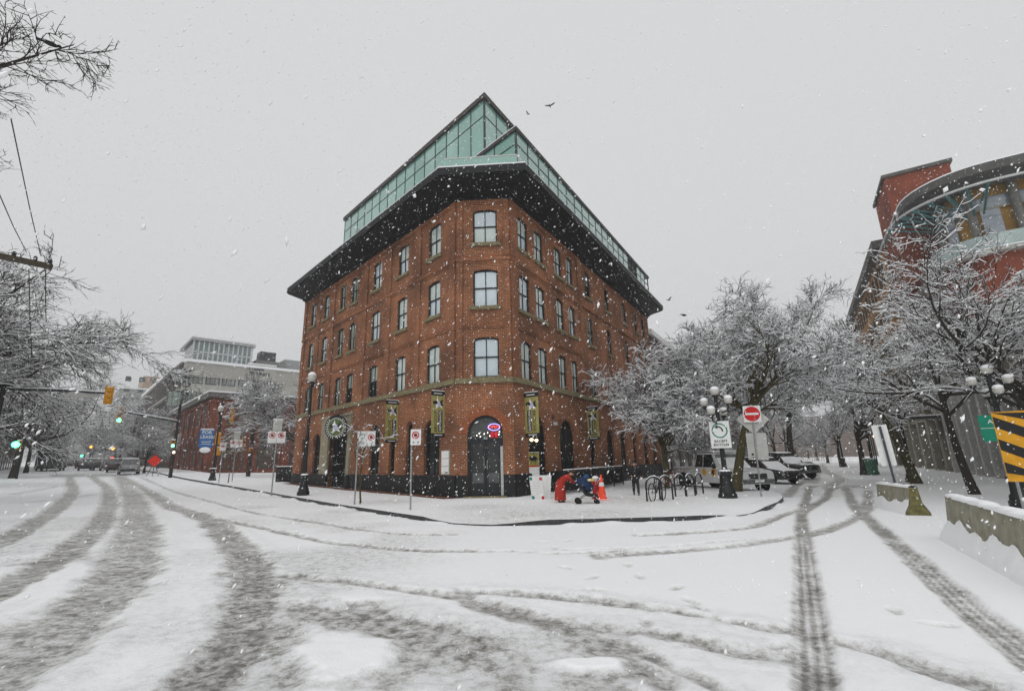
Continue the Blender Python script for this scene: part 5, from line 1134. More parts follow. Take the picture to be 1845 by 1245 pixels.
        if snow:
            rp = [(s_[0], s_[1]) for s_ in top]; mb = MB(); L2 = []
            for x, z in [(f0[0]+.05, H-.06)]+[(p[0], p[1]+.05) for p in rp]+[(f1[0]-.03, H-.06)]: L2.append([(x, -hw*.74, z), (x, -hw*.66, z+.045), (x, hw*.66, z+.045), (x, hw*.74, z)])
            mb.add([v for q in L2 for v in q], [(i*4+j, i*4+j+1, i*4+5+j, i*4+4+j) for i in range(len(L2)-1) for j in range(3)]).build('snow', SNOW, t, smooth=True)
            slab((a0[0]+.02, a0[1]+.02), (f0[0], f0[1]), True, .04, SNOW, 'snow', .0, .35)
            L2 = [[(x, -hw*k, z+.02), (x, -hw*.5, z+.06), (x, hw*.5, z+.06), (x, hw*k, z+.02)] for x, z, k in ((a0[0]-.02, belt+.0, .88), (fx-.9, belt-.05, .88), (fx-.3, belt-.12, .84), (fx-.12, belt-.2, .7))]
            MB().add([v for q in L2 for v in q], [(i*4+j, i*4+j+1, i*4+5+j, i*4+4+j) for i in range(3) for j in range(3)]).build('snow', SNOW, t, smooth=True)
    for s in (-1, 1):
        MB().cbox((fx-.1, s*hw*.72, belt-.36), .14, hw*.36, .16).build('headlight', mat('headlight_glass', (.35, .36, .36), .15, .1, coat=.5), t, bevel=.03); MB().cbox((rx+.05, s*hw*.8, belt-.22), .08, hw*.22, .22).build('tail_light', mat('tail_lens', (.22, .012, .012), .3, .1), t)
    MB().cbox((fx-.03, 0, belt-.36), .1, hw*1.0, .24).build('grille', BLK, t, bevel=.02); MB().cbox((fx-.02, 0, zb+.12), .18, hw*1.7, .2).build('bumper', RIM if kind == 'truck' else BLK, t, bevel=.04); MB().cbox((rx+.02, 0, zb+.2), .16, hw*1.7, .18).build('bumper', RIM if kind == 'truck' else BLK, t, bevel=.04)
    return t, hw, belt, fx, rx, zb
WP = mat('white_car_paint', (.60, .61, .61), .3, .06, 3, 0, coat=.4); GP = mat('dark_grey_car_paint', (.03, .033, .036), .3, .15, 3, 0, coat=.5); BRP = mat('brown_grey_car_paint', (.06, .045, .045), .35, .15, 3, 0, coat=.4); SP_ = mat('silver_snowy_paint', (.30, .31, .32), .4, .2, 4, 0, coat=.2)
ct = D(1292, 28.3); t, hw, belt, fx, rx, zb = car('white pickup truck with snowy bonnet and yellow door emblem parked behind the racks', ct, R(-76), WP, 'truck', 5.8, 2.03, 1.96, name='pickup_truck', cat='pickup truck')
for x, m, s in ((.25, YEL, .17), (1.0, YEL, .2)):
    o = MB().lathe([(.02, 0), (s, 0), (s, .008), (.02, .008)], n=18).build('door_emblem', m, t, (x, -hw-.012, .95), (R(90), 0, 0))
    if x > .5: MB().lathe([(.02, 0), (s*.6, 0), (s*.6, .01), (.02, .01)], n=14).build('emblem_centre', BLK, o, (0, 0, .0))
for i, x in enumerate((-2.6, -2.2, -1.7, -.3, .1, .55, 1.2)): MB().box(x, x+.22, -hw-.012, -hw+.01, belt-.14-.02*(i % 3), belt-.09-.02*(i % 3)).build('snow_smear', mat('pinkish_snow_crust', (.45, .36, .36), .8, .2), t)
MB().box(-2.85, -.95, -.88, .88, belt-.02, belt+.06).build('snow', SNOW, t, bevel=.03); MB().cbox((fx+.075, 0, zb+.14), .01, .5, .12).build('number_plate', WHITE, t)
MB().cbox((fx+.03, 0, belt-.33), .02, 1.0, .03).cbox((fx+.03, 0, belt-.41), .02, 1.0, .03).build('grille_bar', RIM, t)
PK = 'vehicles parked beyond the pickup'
car('dark car with frosted windscreen parked just beyond the white pickup', D(1372, 36.5), R(-70), GP, 'suv', 4.7, 1.9, 1.6, group=PK); car('dark grey pickup with chrome grille farthest along the narrow street', D(1402, 44), R(-70), GP, 'truck', 5.7, 2.0, 1.9, group=PK, name='pickup_truck', cat='pickup truck')
car('pale hazy car far along the narrow street', D(1428, 70), R(-70), SP_, 'suv', 4.5, 1.8, 1.6, group=PK)
PC = 'cars on the avenue'
for px, d, rz, m, k, lab in [(234, 70, R(130), SP_, 'suv', 'snow-covered silver car nearest in the parked row on the avenue'), (210, 82, R(130), BRP, 'suv', 'brown grey car second in the parked row on the avenue'), (196, 93, R(130), SP_, 'suv', 'snowy car third in the parked row on the avenue'), (178, 100, R(130), GP, 'suv', 'dark car in the traffic lane beside the parked row'), (157, 96, R(132), GP, 'suv', 'dark car leading down the middle of the avenue'), (149, 116, R(132), GP, 'sedan', 'dark small car farther down the middle of the avenue'), (130, 128, R(132), BRP, 'sedan', 'faint reddish car far down the avenue')]:
    car(lab, D(px, d), rz, m, k, 4.6, 1.85, 1.68 if k == 'suv' else 1.45, group=PC)
t, hw, belt, fx, rx, zb = car('dark bus coming down the left lane of the avenue', D(93, 98), R(-50), GP, 'bus', 11, 2.6, 3.2, snow=False, name='bus', cat='bus')
MB().box(fx-.02, fx+.02, -1.1, 1.1, 1.3, 2.7).build('windscreen', CGL, t); MB().box(rx, fx-.2, -hw*.9, hw*.9, 3.21, 3.3).build('snow', SNOW, t)
for s in (-1, 1):
    for k in range(5): MB().box(rx+1+k*1.8, rx+2.5+k*1.8, s*(hw+.01)-.01, s*(hw+.01)+.01, 1.5, 2.6).build('side_window', CGL, t)

# ================================================================ PEOPLE
def skin(name, m, par, joints, edges, sub=2):
    me = bpy.data.meshes.new(name); me.from_pydata([j[0] for j in joints], edges, []); o = bpy.data.objects.new(name, me); col.objects.link(o)
    md = o.modifiers.new('skin', 'SKIN'); md.use_smooth_shade = True
    for i, j in enumerate(joints): r = j[1]; me.skin_vertices[0].data[i].radius = (r, r) if not hasattr(r, '__len__') else r
    me.skin_vertices[0].data[0].use_root = True
    sb = o.modifiers.new('sub', 'SUBSURF'); sb.levels = sub; sb.render_levels = sub
    dg = bpy.context.evaluated_depsgraph_get(); m2 = bpy.data.meshes.new_from_object(o.evaluated_get(dg)); bpy.data.objects.remove(o); bpy.data.meshes.remove(me)
    m2.name = name; m2.materials.clear(); m2.shade_smooth(); return put(name, m2, m, par)
SKIN = mat('skin', (.46, .27, .19), .6, .08, 8); HAIR = mat('brown_hair', (.06, .035, .02), .8, .3, 25); SHOE = mat('dark_shoe', (.02, .018, .017), .6, .2)
def person(label, loc, rz, J, coat, trouser, hair=HAIR, long_coat=0., hood=None):
    """J: joint places by name; one continuous body, clothes over it"""
    t = thing('person', label, 'person', loc, rz); t.scale = (.88, .88, .87); n = list(J); ix = {k: i for i, k in enumerate(n)}
    RD = dict(pelvis=.12, belly=.115, chest=.125, neck=.052, head=.085, crown=.07, hipL=.085, hipR=.085, kneeL=.06, kneeR=.06, ankL=.042, ankR=.042, toeL=.035, toeR=.035, shL=.06, shR=.06, elL=.042, elR=.042, wrL=.03, wrR=.03, haL=.034, haR=.034, fL=.012, fR=.012)
    E_ = [('pelvis', 'belly'), ('belly', 'chest'), ('chest', 'neck'), ('neck', 'head'), ('head', 'crown')]
    for s in 'LR': E_ += [('pelvis', 'hip'+s), ('hip'+s, 'knee'+s), ('knee'+s, 'ank'+s), ('ank'+s, 'toe'+s), ('chest', 'sh'+s), ('sh'+s, 'el'+s), ('el'+s, 'wr'+s), ('wr'+s, 'ha'+s), ('ha'+s, 'f'+s)]
    skin('body', SKIN, t, [(J[k], RD[k]) for k in n], [(ix[a], ix[b]) for a, b in E_])
    tk = ['pelvis']+[a+s for s in 'LR' for a in ('hip', 'knee', 'ank')]; ti = {k: i for i, k in enumerate(tk)}
    skin('trousers', trouser, t, [(J[k], RD[k]+(.02 if k != 'pelvis' else -.03)) for k in tk], [(ti[a], ti[b]) for s in 'LR' for a, b in (('pelvis', 'hip'+s), ('hip'+s, 'knee'+s), ('knee'+s, 'ank'+s))])
    ck = ['pelvis', 'belly', 'chest', 'neck']+[a+s for s in 'LR' for a in ('sh', 'el', 'wr')]; ci = {k: i for i, k in enumerate(ck)}
    ce = [('pelvis', 'belly'), ('belly', 'chest'), ('chest', 'neck')]+[e for s in 'LR' for e in (('chest', 'sh'+s), ('sh'+s, 'el'+s), ('el'+s, 'wr'+s))]
    js = [(Vector(J[k]), RD[k]+(.055 if k in ('pelvis', 'belly', 'chest') else .025)) for k in ck]; ed = [(ci[a], ci[b]) for a, b in ce]
    if long_coat:
        m = (Vector(J['kneeL'])+Vector(J['kneeR']))/2; lo_ = m+Vector((-.06, 0, -.12 if long_coat > .8 else .1)); js.append((Vector(J['pelvis']).lerp(lo_, .5), (.2, .2))); ed.append((0, len(js)-1)); js.append((lo_, (.23, .23) if long_coat > .8 else (.17, .17))); ed.append((len(js)-2, len(js)-1))
    skin('coat', coat, t, js, ed)
    if long_coat > .8: MB().tube([(-.1, 0, .98), (-.17, 0, .75), (-.19, 0, .4), (-.2, 0, .13)], [.17, .22, .24, .25], 14).build('coat_skirt', coat, t, smooth='auto')
    for s in 'LR':
        a, b = Vector(J['ank'+s]), Vector(J['toe'+s]); skin('shoe', SHOE, t, [(a, .058), (b, .05)], [(0, 1)], 1)
    h = Vector(J['head']); c = Vector(J['crown']); f = (h-Vector(J['neck'])); side = Vector((0, 1, 0)); fw = side.cross(f).normalized(); fw = fw if fw.x > 0 or abs(fw.x) < .1 else -fw
    hm = (h+c)/2; hh = MB(); hh.ball(hm-fw*.025+Vector((0, 0, .02)), .1, .095, .115, 12, 8); hh.build('hair', hood or hair, t, smooth=True)
    fc = MB(); fc.ball(h+fw*.09+(c-h)*.1, .016, .014, .022, 6, 5); fc.build('nose', SKIN, t)
    ey = MB(); 
    for s in (-1, 1): ey.ball(h+fw*.082+side*.032*s+(c-h)*.4, .009, .012, .009, 6, 5)
    ey.build('eyes', BLK, t); MB().ball(h+fw*.08-(c-h)*.4, .008, .025, .007, 6, 4).build('mouth', mat('lips', (.3, .1, .09), .5, .05), t)
    return t
REDC = mat('red_coat', (.34, .028, .018), .8, .2, 10); DKC = mat('black_coat', (.016, .016, .018), .8, .3, 10); JEAN = mat('dark_trousers', (.025, .025, .03), .85, .2, 12); NAVY = mat('navy_cloth', (.012, .028, .075), .75, .2, 8)
bend = dict(pelvis=(-.2, 0, .86), belly=(-.05, 0, .98), chest=(.14, 0, 1.1), neck=(.3, 0, 1.2), head=(.39, 0, 1.24), crown=(.46, 0, 1.3), hipL=(-.18, .09, .82), hipR=(-.18, -.09, .82), kneeL=(-.06, .1, .45), kneeR=(-.16, -.1, .45), ankL=(-.12, .1, .07), ankR=(-.3, -.1, .07), toeL=(.04, .1, .03), toeR=(-.14, -.1, .03), shL=(.18, .17, 1.1), shR=(.18, -.17, 1.1), elL=(.34, .2, .88), elR=(.36, -.2, .88), wrL=(.56, .15, .85), wrR=(.58, -.13, .84), haL=(.63, .13, .84), haR=(.65, -.11, .83), fL=(.7, .11, .82), fR=(.72, -.09, .81))
p = G(1018, 906, .1); person('person in a long red coat bending over the stroller', p, face_cam(p)+.15, bend, REDC, JEAN, HAIR, .95)
walk = dict(pelvis=(0, 0, .95), belly=(.01, 0, 1.12), chest=(.03, 0, 1.34), neck=(.04, 0, 1.5), head=(.07, 0, 1.58), crown=(.06, 0, 1.68), hipL=(0, .09, .9), hipR=(0, -.09, .9), kneeL=(.14, .1, .5), kneeR=(-.04, -.1, .48), ankL=(.2, .1, .1), ankR=(-.24, -.1, .14), toeL=(.33, .1, .06), toeR=(-.12, -.1, .05), shL=(.03, .19, 1.42), shR=(.03, -.19, 1.42), elL=(-.08, .27, 1.14), elR=(.1, -.26, 1.14), wrL=(.06, .26, .92), wrR=(.26, -.2, .98), haL=(.09, .26, .86), haR=(.31, -.17, .96), fL=(.1, .26, .78), fR=(.38, -.15, .95))
p = G(1147, 893, .1); person('person in a black coat walking past the patio railing', p, R(-100), walk, DKC, JEAN, HAIR, .55, DKC)
p = D(1440, 96); person('distant person in dark clothes crossing the narrow street', p, R(160), walk, DKC, JEAN)
# stroller with blue rain hood
p = G(1060, 908, .1); t = thing('stroller', 'black stroller with blue hood and yellow bundle on the pavement', 'stroller', p, face_cam(p)+.1); t.scale = (.88, .88, .87)
for x, y, r in ((.36, -.22, .1), (.36, .22, .1), (-.42, -.27, .13), (-.42, .27, .13)):
    MB().lathe([(r*.6, -.025), (r, -.025), (r, .025), (r*.6, .025)], n=16).build('wheel', TYRE, t, (x, y, r), (R(90), 0, 0)); MB().lathe([(.02, -.02), (r*.6, -.02), (r*.6, .02), (.02, .02)], n=12).build('rim', STEEL, t, (x, y, r), (R(90), 0, 0))
fm = MB()
for y in (-.24, .24): fm.tube([(.36, y*.95, .14), (.1, y, .42), (-.35, y, .82), (-.62, y, 1.0)], .016, 6).tube([(-.42, y, .17), (0, y, .45), (.2, y, .6)], .016, 6)
fm.tube([(-.62, -.24, 1.0), (-.62, .24, 1.0)], .02, 6).tube([(.36, -.23, .14), (.36, .23, .14)], .014, 5).build('frame', BLACKMET, t)
MB().add([(.42, -.2, .3), (.42, .2, .3), (.3, .2, .42), (.3, -.2, .42), (-.1, -.22, .42), (-.1, .22, .42), (-.4, .22, .88), (-.4, -.22, .88)], [(0, 1, 2, 3), (3, 2, 5, 4), (4, 5, 6, 7)]).add([(.42, -.2, .26), (-.1, -.22, .34), (-.4, -.22, .8), (-.4, -.22, .9), (-.1, -.22, .5), (.42, -.2, .36)], [(0, 1, 2, 3, 4, 5)]).add([(.42, .2, .26), (-.1, .22, .34), (-.4, .22, .8), (-.4, .22, .9), (-.1, .22, .5), (.42, .2, .36)], [(0, 1, 2, 3, 4, 5)]).build('seat', mat('charcoal_fabric', (.03, .03, .033), .85, .2, 10), t)
hd = MB(); n = 10; vs = []
for i in range(n+1):
    a = R(15)+R(150)*i/n
    for j in range(7): b = math.pi*j/6; vs.append((-.18+.36*math.cos(a)*math.sin(b)**.6, .26*math.cos(b), .72+.4*math.sin(a)*math.sin(b)**.7))
hd.add(vs, [(i*7+j, i*7+j+1, i*7+8+j, i*7+7+j) for i in range(n) for j in range(6)]).build('hood', NAVY, t, smooth=True)
MB().ball((.14, -.05, .98), .2, .16, .065, 12, 6).build('bundle', mat('pale_yellow_cloth', (.6, .45, .14), .7, .1), t, smooth=True); MB().ball((-.02, 0, .68), .3, .2, .2, 12, 8).build('blanket', NAVY, t, smooth=True); MB().ball((-.02, 0, 1.1), .13, .12, .14, 10, 7).build('child_hat', mat('blue_knit', (.02, .07, .16), .9, .2, 30), t, smooth=True)
# ================================================================ BIRDS
BIRD = mat('crow_feathers', (.012, .012, .014), .6, .2, 20)
def bird(c, rz, label, fly=True, s=1.):
    t = thing('bird', label, 'bird', c, rz); t.scale = (s, s, s)
    MB().ball((0, 0, 0), .17, .065, .065, 10, 7).ball((.17, 0, .03), .05, .045, .045, 8, 6).build('body', BIRD, t, smooth=True); MB().tube([(.2, 0, .03), (.28, 0, .015)], [.018, .004], 5).build('beak', BIRD, t); MB().add([(-.13, -.03, 0), (-.13, .03, 0), (-.32, .07, .0), (-.32, -.07, 0), (-.13, -.03, .02), (-.13, .03, .02), (-.32, .07, .012), (-.32, -.07, .012)], [(0, 1, 2, 3), (4, 5, 6, 7), (0, 1, 5, 4), (1, 2, 6, 5), (2, 3, 7, 6), (3, 0, 4, 7)]).build('tail', BIRD, t)
    for k in (-1, 1):
        w = [(.08, .04), (.1, .28), (.02, .55), (-.1, .5), (-.1, .2), (-.08, .04)] if fly else [(.08, .05), (.05, .08), (-.2, .07), (-.22, .05)]
        z = (lambda y: .05+.35*abs(y)) if fly else (lambda y: .02)
        MB().add([(x, k*y, z(y)) for x, y in w]+[(x, k*y, z(y)+.012) for x, y in w], [tuple(range(len(w))), tuple(len(w)+i for i in range(len(w)))]+[(i, (i+1) % len(w), len(w)+(i+1) % len(w), len(w)+i) for i in range(len(w))]).build('wing', BIRD, t)
bird(uplane(991, 192, 42), R(70), 'dark bird flying right of the glass roof peak'); bird(uplane(951, 206, 60), R(150), 'smaller pale bird gliding close to the glass roof', True, .9); bird(uplane(92, 80, 19), R(40), 'crow perched among the bare twigs at the top left', False, 1.1); bird(uplane(1205, 541, 40), R(20), 'tiny bird flying off the right tip of the cornice', True, .7)
bird(uplane(1232, 568, 26.5), R(30), 'black bird perched on top of the snowy cherry tree', False, .9)
# ================================================================ BACKGROUND BUILDINGS
E1 = Vector((math.cos(AZL), math.sin(AZL), 0))            # cross-street direction
def hit(px, py, P, d):
    n = Vector((-d.y, d.x, 0)); r = ray(px, py); t = n.dot(P-EYE)/n.dot(r); q = EYE+r*t; return (q-P).dot(d), q.z
def ladd(root, mbx, name, m, parent=None, **k):
    o = mbx.build(name, m, parent or root, **k)
    if parent is None: o.location = -Vector(root.location)
    return o
def wgrid(root, T, us, zs, w, h, fm, pm, bars=1, ri=.04, sill=None):
    for u in us:
        for z in zs:
            mbx = MB(T).ring(arch(w, h, ri, 4, u, z), arch(w-.4, h-.4, ri*.85, 4, u, z+.2), -.03, .1)
            for k in range(bars): x = u-w/2+w*(k+1)/(bars+1); mbx.box(x-.05, x+.05, -.01, .06, z+.1, z+h-.1)
            mbx.box(u-w/2+.1, u+w/2-.1, -.01, .06, z+h*.55-.05, z+h*.55+.05)
            o = ladd(root, mbx, 'window', fm); ladd(root, MB(T).box(u-w/2+.02, u+w/2-.02, .0, .05, z+.02, z+h-.1-ri), 'pane', pm, o)
            if sill: ladd(root, MB(T).box(u-w/2-.15, u+w/2+.15, -.15, .02, z-.18, z), 'sill', sill, o)
def box_building(root, P, d1, l1, d2, l2, z0, z1, m1, m2=None, uvs=1.0):
    n1 = Vector((d1.y, -d1.x, 0)); T1 = fr(P, d1, n1)
    a, b, c, d = P, P+d1*l1, P+d1*l1+d2*l2, P+d2*l2
    f = lambda p, q, nm, m: ladd(root, MB().add([(p.x, p.y, z0), (q.x, q.y, z0), (q.x, q.y, z1), (p.x, p.y, z1)], [(0, 1, 2, 3)]), nm, m, uv=lambda v: ((v-p).to_2d().length, v.z))
    f(a, b, 'wall', m1); f(a, d, 'wall', m2 or m1); f(b, c, 'wall', m2 or m1); f(d, c, 'wall', m1)
    ladd(root, MB().add([(q.x, q.y, z1-.02) for q in (a, b, c, d)], [(0, 1, 2, 3)]), 'roof', SNOW)
# -- low red brick building
P = D(368, 74); zt = uplane(372, 714, 74).z; rb = thing('red_brick_building', 'low dark red brick building with flat snowy parapet across the side street', 'building', P)
P0_ = Vector((P.x, P.y, 0)); box_building(rb, P0_, E1, 20, DL, 30, -.5, zt, BRICK2)
nF = Vector((E1.y, -E1.x, 0)); TF = fr(P0_, E1, nF); nS = -E1; TS = fr(P0_, DL, nS)
for T, ln in ((TF, 20), (TS, 30)):
    ladd(rb, MB(T).box(-.5, ln, -.55, .1, zt-.1, zt+.55), 'parapet', mat('parapet_grey', (.13, .125, .115), .8, .2)); ladd(rb, MB(T).box(-.55, ln, -.6, .1, zt+.56, zt+.75), 'snow', SNOW); ladd(rb, MB(T).box(-.3, ln, -.25, .05, zt-.7, zt-.45), 'belt_course', BRICK2, uv=lambda p: (p.x, p.z))
    u = 1.0
    while u < ln: ladd(rb, MB(T).box(u-.3, u+.3, -.2, .02, -.5, zt-.7), 'pilaster', BRICK2, uv=lambda p: (p.x+p.y, p.z)); u += 4.3
DKF = mat('dark_green_frame', (.05, .06, .055), .6, .2); WG = mat('dull_window_glass', (.045, .054, .053), .12, .35, .8, 0, coat=.2)
hz = zt+.3; wgrid(rb, TF, (3.15, 7.45, 11.75, 16.0), (hz*.66, ), 2.3, 2.7, DKF, WG, 2, .3, STONE); wgrid(rb, TF, (3.15, 7.45, 11.75, 16.0), (hz*.34, ), 2.3, 2.9, DKF, WG, 2, .3, STONE)
wgrid(rb, TF, (3.15, 7.45, 11.75, 16.), (1.4, ), 2.7, 2.6, DKF, PANE_M, 1, .05); wgrid(rb, TS, (3.2, 7.5, 11.8, 16.1, 20.4, 24.7), (2, hz*.34, hz*.66), 1.5, 2.6, DKF, WG, 1, .25)
c0 = uplane(372, 789, 70); t = thing('lease_board', 'blue FOR LEASE board with snow at its foot on the red brick building', 'sign', c0, face_cam(c0))
BLUE = mat('board_blue', (.02, .13, .36), .5, .1); o = plate(t, 1.5, 2.3, (0, 0, 0), 0, BLUE, .05, 'board', .03); letters(o, 'FOR', .55, (0, -.04, .65), 0, WHITE, .01); letters(o, 'LEASE', .5, (0, -.04, .1), 0, WHITE, .01); MB().box(-.7, .7, -.04, -.03, .98, 1.14).box(-.5, .5, -.04, -.03, -.5, -.42).box(-.45, .45, -.04, -.03, -.75, -.68).build('print', WHITE, o); MB().ball((0, -.1, -1.45), .6, .25, .35, 10, 6).build('snow', SNOW, t)
# -- pale building with painted trade names
P = D(306, 102); zt = uplane(302, 648, 102).z; bb = thing('pale_building', 'pale grey building with painted trade lettering and glass rooftop storey', 'building', P); P0_ = Vector((P.x, P.y, 0))
PALE = mat('pale_painted_render', (.40, .395, .36), .9, .1, .8); DKB = brick_mat('sooty_brick', (.10, .075, .06), (.08, .06, .05), (.11, .09, .08), .3, sx=.5, sy=.2)
box_building(bb, P0_, E1, 46, DL, 60, -.5, zt, PALE, DKB); TF = fr(P0_, E1, nF); TS = fr(P0_, DL, nS)
ladd(bb, MB(TF).box(1.5, 46, -.06, .05, zt-2.3, zt-.3), 'upper_band', mat('band_beige', (.38, .36, .33), .9, .1)); ladd(bb, MB(TF).box(-.3, 46, -.2, .1, zt-2.6, zt-2.35), 'string_course', PALE)
ladd(bb, MB(TF).box(-.4, 46, -.35, .3, zt, zt+.5), 'snow', SNOW); ladd(bb, MB(TS).box(-.4, 60, -.5, .3, zt-.2, zt+.4), 'snow', SNOW); ladd(bb, MB(TS).box(0, 60, -.6, .1, zt-5.5, zt-5.1), 'belt_course', PALE)
z1w = hit(321, 689, P0_, E1)[1]; us = [hit(x, 680, P0_, E1)[0] for x in (321, 353, 384, 413, 442, 468)]; us.append(us[-1]*2-us[-2])
BGF = mat('blue_grey_frame', (.085, .10, .11), .6, .15); st = 4.35
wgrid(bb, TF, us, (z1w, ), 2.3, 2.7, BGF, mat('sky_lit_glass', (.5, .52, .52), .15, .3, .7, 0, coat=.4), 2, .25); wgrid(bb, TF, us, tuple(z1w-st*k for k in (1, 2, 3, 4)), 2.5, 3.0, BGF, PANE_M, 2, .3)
wgrid(bb, TS, [3+4.5*k for k in range(12)], tuple(z1w-st*k for k in range(5)), 1.8, 2.8, BGF, WG, 1, .2)
zl = hit(312, 674, P0_, E1)[1]
for k, ch in enumerate('LOGGERS'): u = hit(309, 680, P0_, E1)[0]; ladd(bb, MB(), 'x', BLK) if False else None; o = put('lettering', text_mesh(ch, 1.75, .02, .03), BLK, bb, TF(Vector((.75, -.05, zl-k*1.62)))-Vector(bb.location), (R(90), 0, math.atan2(E1.y, E1.x)))
for k, ch in enumerate('SUPPLY'): o = put('lettering', text_mesh(ch, 1.75, .02, .03), BLK, bb, TF(Vector((.75, -.05, zl-9.6*1.62-k*1.62)))-Vector(bb.location), (R(90), 0, math.atan2(E1.y, E1.x))) if k == 0 else None
us_, zs_ = hit(463, 658, P0_, E1)
ladd(bb, MB(TF).box(us_-1.6, us_+3.6, -.2, .4, zt-2.4, zt+.7), 'sign_block', PALE); ladd(bb, MB(TF).box(us_-1.6, us_+3.6, -.25, .4, zt+.71, zt+.95), 'snow', SNOW)
for k, (tx, px, py) in enumerate((('STEAM', 462, 659), ('FITTINGS', 468, 665))): u, z = hit(px, py, P0_, E1); put('lettering', text_mesh(tx, .92, .02, .02), BLK, bb, TF(Vector((u, -.24, zt-.2-.95*k)))-Vector(bb.location), (R(90), 0, math.atan2(E1.y, E1.x)))
# glazed rooftop storey
Pq = P0_+E1*1.2-nF*1.0; zr = uplane(324, 613, 104.5).z; TQ = fr(Pq, E1, nF); WF = mat('white_mullion', (.55, .57, .57), .5, .05); RG_ = mat('rooftop_glass', (.20, .25, .26), .1, .35, .4, 0, coat=.5)
u1 = hit(453, 640, Pq, E1)[0]; rt = ladd(bb, MB(TQ).box(-.5, u1+.5, -.6, 12, zr, zr+.5), 'rooftop_roof', mat('roof_fascia_grey', (.36, .37, .37), .7, .1)); ladd(bb, MB(TQ).box(-.5, u1+.5, -.6, 12, zr+.51, zr+.8), 'snow', SNOW, rt)
n = 12; 
for k in range(n):
    a, b = u1*k/n, u1*(k+1)/n
    for z0_, z1_ in ((zt+.3, zt+(zr-zt)*.52), (zt+(zr-zt)*.52, zr)): ladd(bb, MB(TQ).box(a+.12, b-.12, 0, .05, z0_+.1, z1_-.1), 'pane', RG_, rt)
    ladd(bb, MB(TQ).box(a-.12, a+.12, -.1, .1, zt, zr), 'mullion', WF, rt)
ladd(bb, MB(TQ).box(u1-.2, u1+.2, -.12, .1, zt, zr), 'mullion', WF, rt); ladd(bb, MB(TQ).box(0, u1, -.1, .1, zt+(zr-zt)*.52-.12, zt+(zr-zt)*.52+.12), 'transom', WF, rt); ladd(bb, MB(TQ).box(-.1, u1, .3, 8, zt, zr), 'core', WG, rt)
ladd(bb, MB(TQ).box(u1+1.2, u1+7, 1, 6, zt, zr-2.2), 'plant_room', mat('plant_room_grey', (.2, .19, .19), .8, .2)); ladd(bb, MB(TQ).box(u1+2, u1+5, 1.5, 4, zr-2.2, zr-.2), 'roof_unit', WG); ladd(bb, MB(TQ).box(u1+7, u1+24, 2, 8, zt, zr-1.2), 'roof_wing', mat('wing_grey', (.3, .31, .32), .7, .2))
# -- far grey towers and blocks that close the streets
def far_block(label, P, d1, l1, d2, l2, z1, m, wm, rows, cols, sp, name='far_building', ww=1.6, wh=1.7):
    t = thing(name, label, 'building', P); Pz = Vector((P.x, P.y, 0)); box_building(t, Pz, d1, l1, d2, l2, -1, z1, m); n = Vector((d1.y, -d1.x, 0)); T = fr(Pz, d1, n)
    for u in range(cols):
        for k in range(rows): ladd(t, MB(T).box((u+.5)*l1/cols-ww/2, (u+.5)*l1/cols+ww/2, -.06, .05, 2+k*sp, 2+k*sp+wh), 'window', wm)
    ladd(t, MB(T).box(-.2, l1+.2, -.3, .2, z1, z1+.5), 'parapet', SNOW); return t
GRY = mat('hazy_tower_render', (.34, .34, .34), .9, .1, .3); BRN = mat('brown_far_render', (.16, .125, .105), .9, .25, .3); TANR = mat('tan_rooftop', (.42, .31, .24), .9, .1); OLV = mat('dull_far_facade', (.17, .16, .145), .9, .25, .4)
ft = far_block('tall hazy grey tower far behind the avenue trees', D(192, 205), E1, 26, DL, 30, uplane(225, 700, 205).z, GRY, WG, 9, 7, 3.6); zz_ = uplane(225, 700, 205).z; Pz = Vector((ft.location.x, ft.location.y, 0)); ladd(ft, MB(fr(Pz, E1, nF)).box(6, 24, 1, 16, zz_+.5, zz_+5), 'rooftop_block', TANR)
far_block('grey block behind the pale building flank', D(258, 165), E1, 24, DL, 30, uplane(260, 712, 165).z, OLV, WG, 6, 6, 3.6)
far_block('dark block behind the trees on the left side of the avenue', D(-80, 60), DL, 90, -E1, 14, 12.5, OLV, WG, 3, 20, 3.6, ww=2.2, wh=2.1)
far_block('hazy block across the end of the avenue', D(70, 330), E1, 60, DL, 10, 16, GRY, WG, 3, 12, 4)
# neighbours along the narrow street
def street_block(label, u0, ln, z1, m, rows, cols, out=0., base=True):
    P = B+DR*u0+NR*out; t = far_block(label, Vector((P.x, P.y, gz(P.x))), DR, ln, -NR, 14, z1, m, WG, rows, cols, 3.7, 'street_building', 1.2, 2.0)
    if base:
        T = fr(Vector((P.x, P.y, 0)), DR, NR); ladd(t, MB(T).box(0, ln, -.35, .02, 4.1, 4.6), 'fascia', mat('dark_shop_fascia', (.05, .05, .05), .7, .3)); k = 0
        while k*4.2 < ln-3: ladd(t, MB(T).box(k*4.2+.6, k*4.2+3.6, -.05, .03, .5, 3.8), 'shop_window', PANE_D); ladd(t, MB(T).box(k*4.2-.1, k*4.2+.35, -.25, .02, -.3, 4.1), 'pier', mat('pier_grey', (.18, .175, .17), .8, .2)); k += 1
    return t
NB1 = brick_mat('plum_brick', (.14, .06, .05), (.10, .045, .04), (.13, .09, .08), .3)
street_block('plum brown brick neighbour adjoining the corner building on the narrow street', 26.0, 24, 13.2, NB1, 3, 7); street_block('dull grey building further down the left side of the narrow street', 50.2, 34, 12, OLV, 3, 9); street_block('hazy brown building near the end of the narrow street', 84.5, 50, 14, BRN, 3, 12)
far_block('hazy brown block closing the end of the narrow street', D(1375, 215), DR.cross(Vector((0, 0, 1))), 70, DR, 12, 15, BRN, OLV, 4, 12, 3.6)

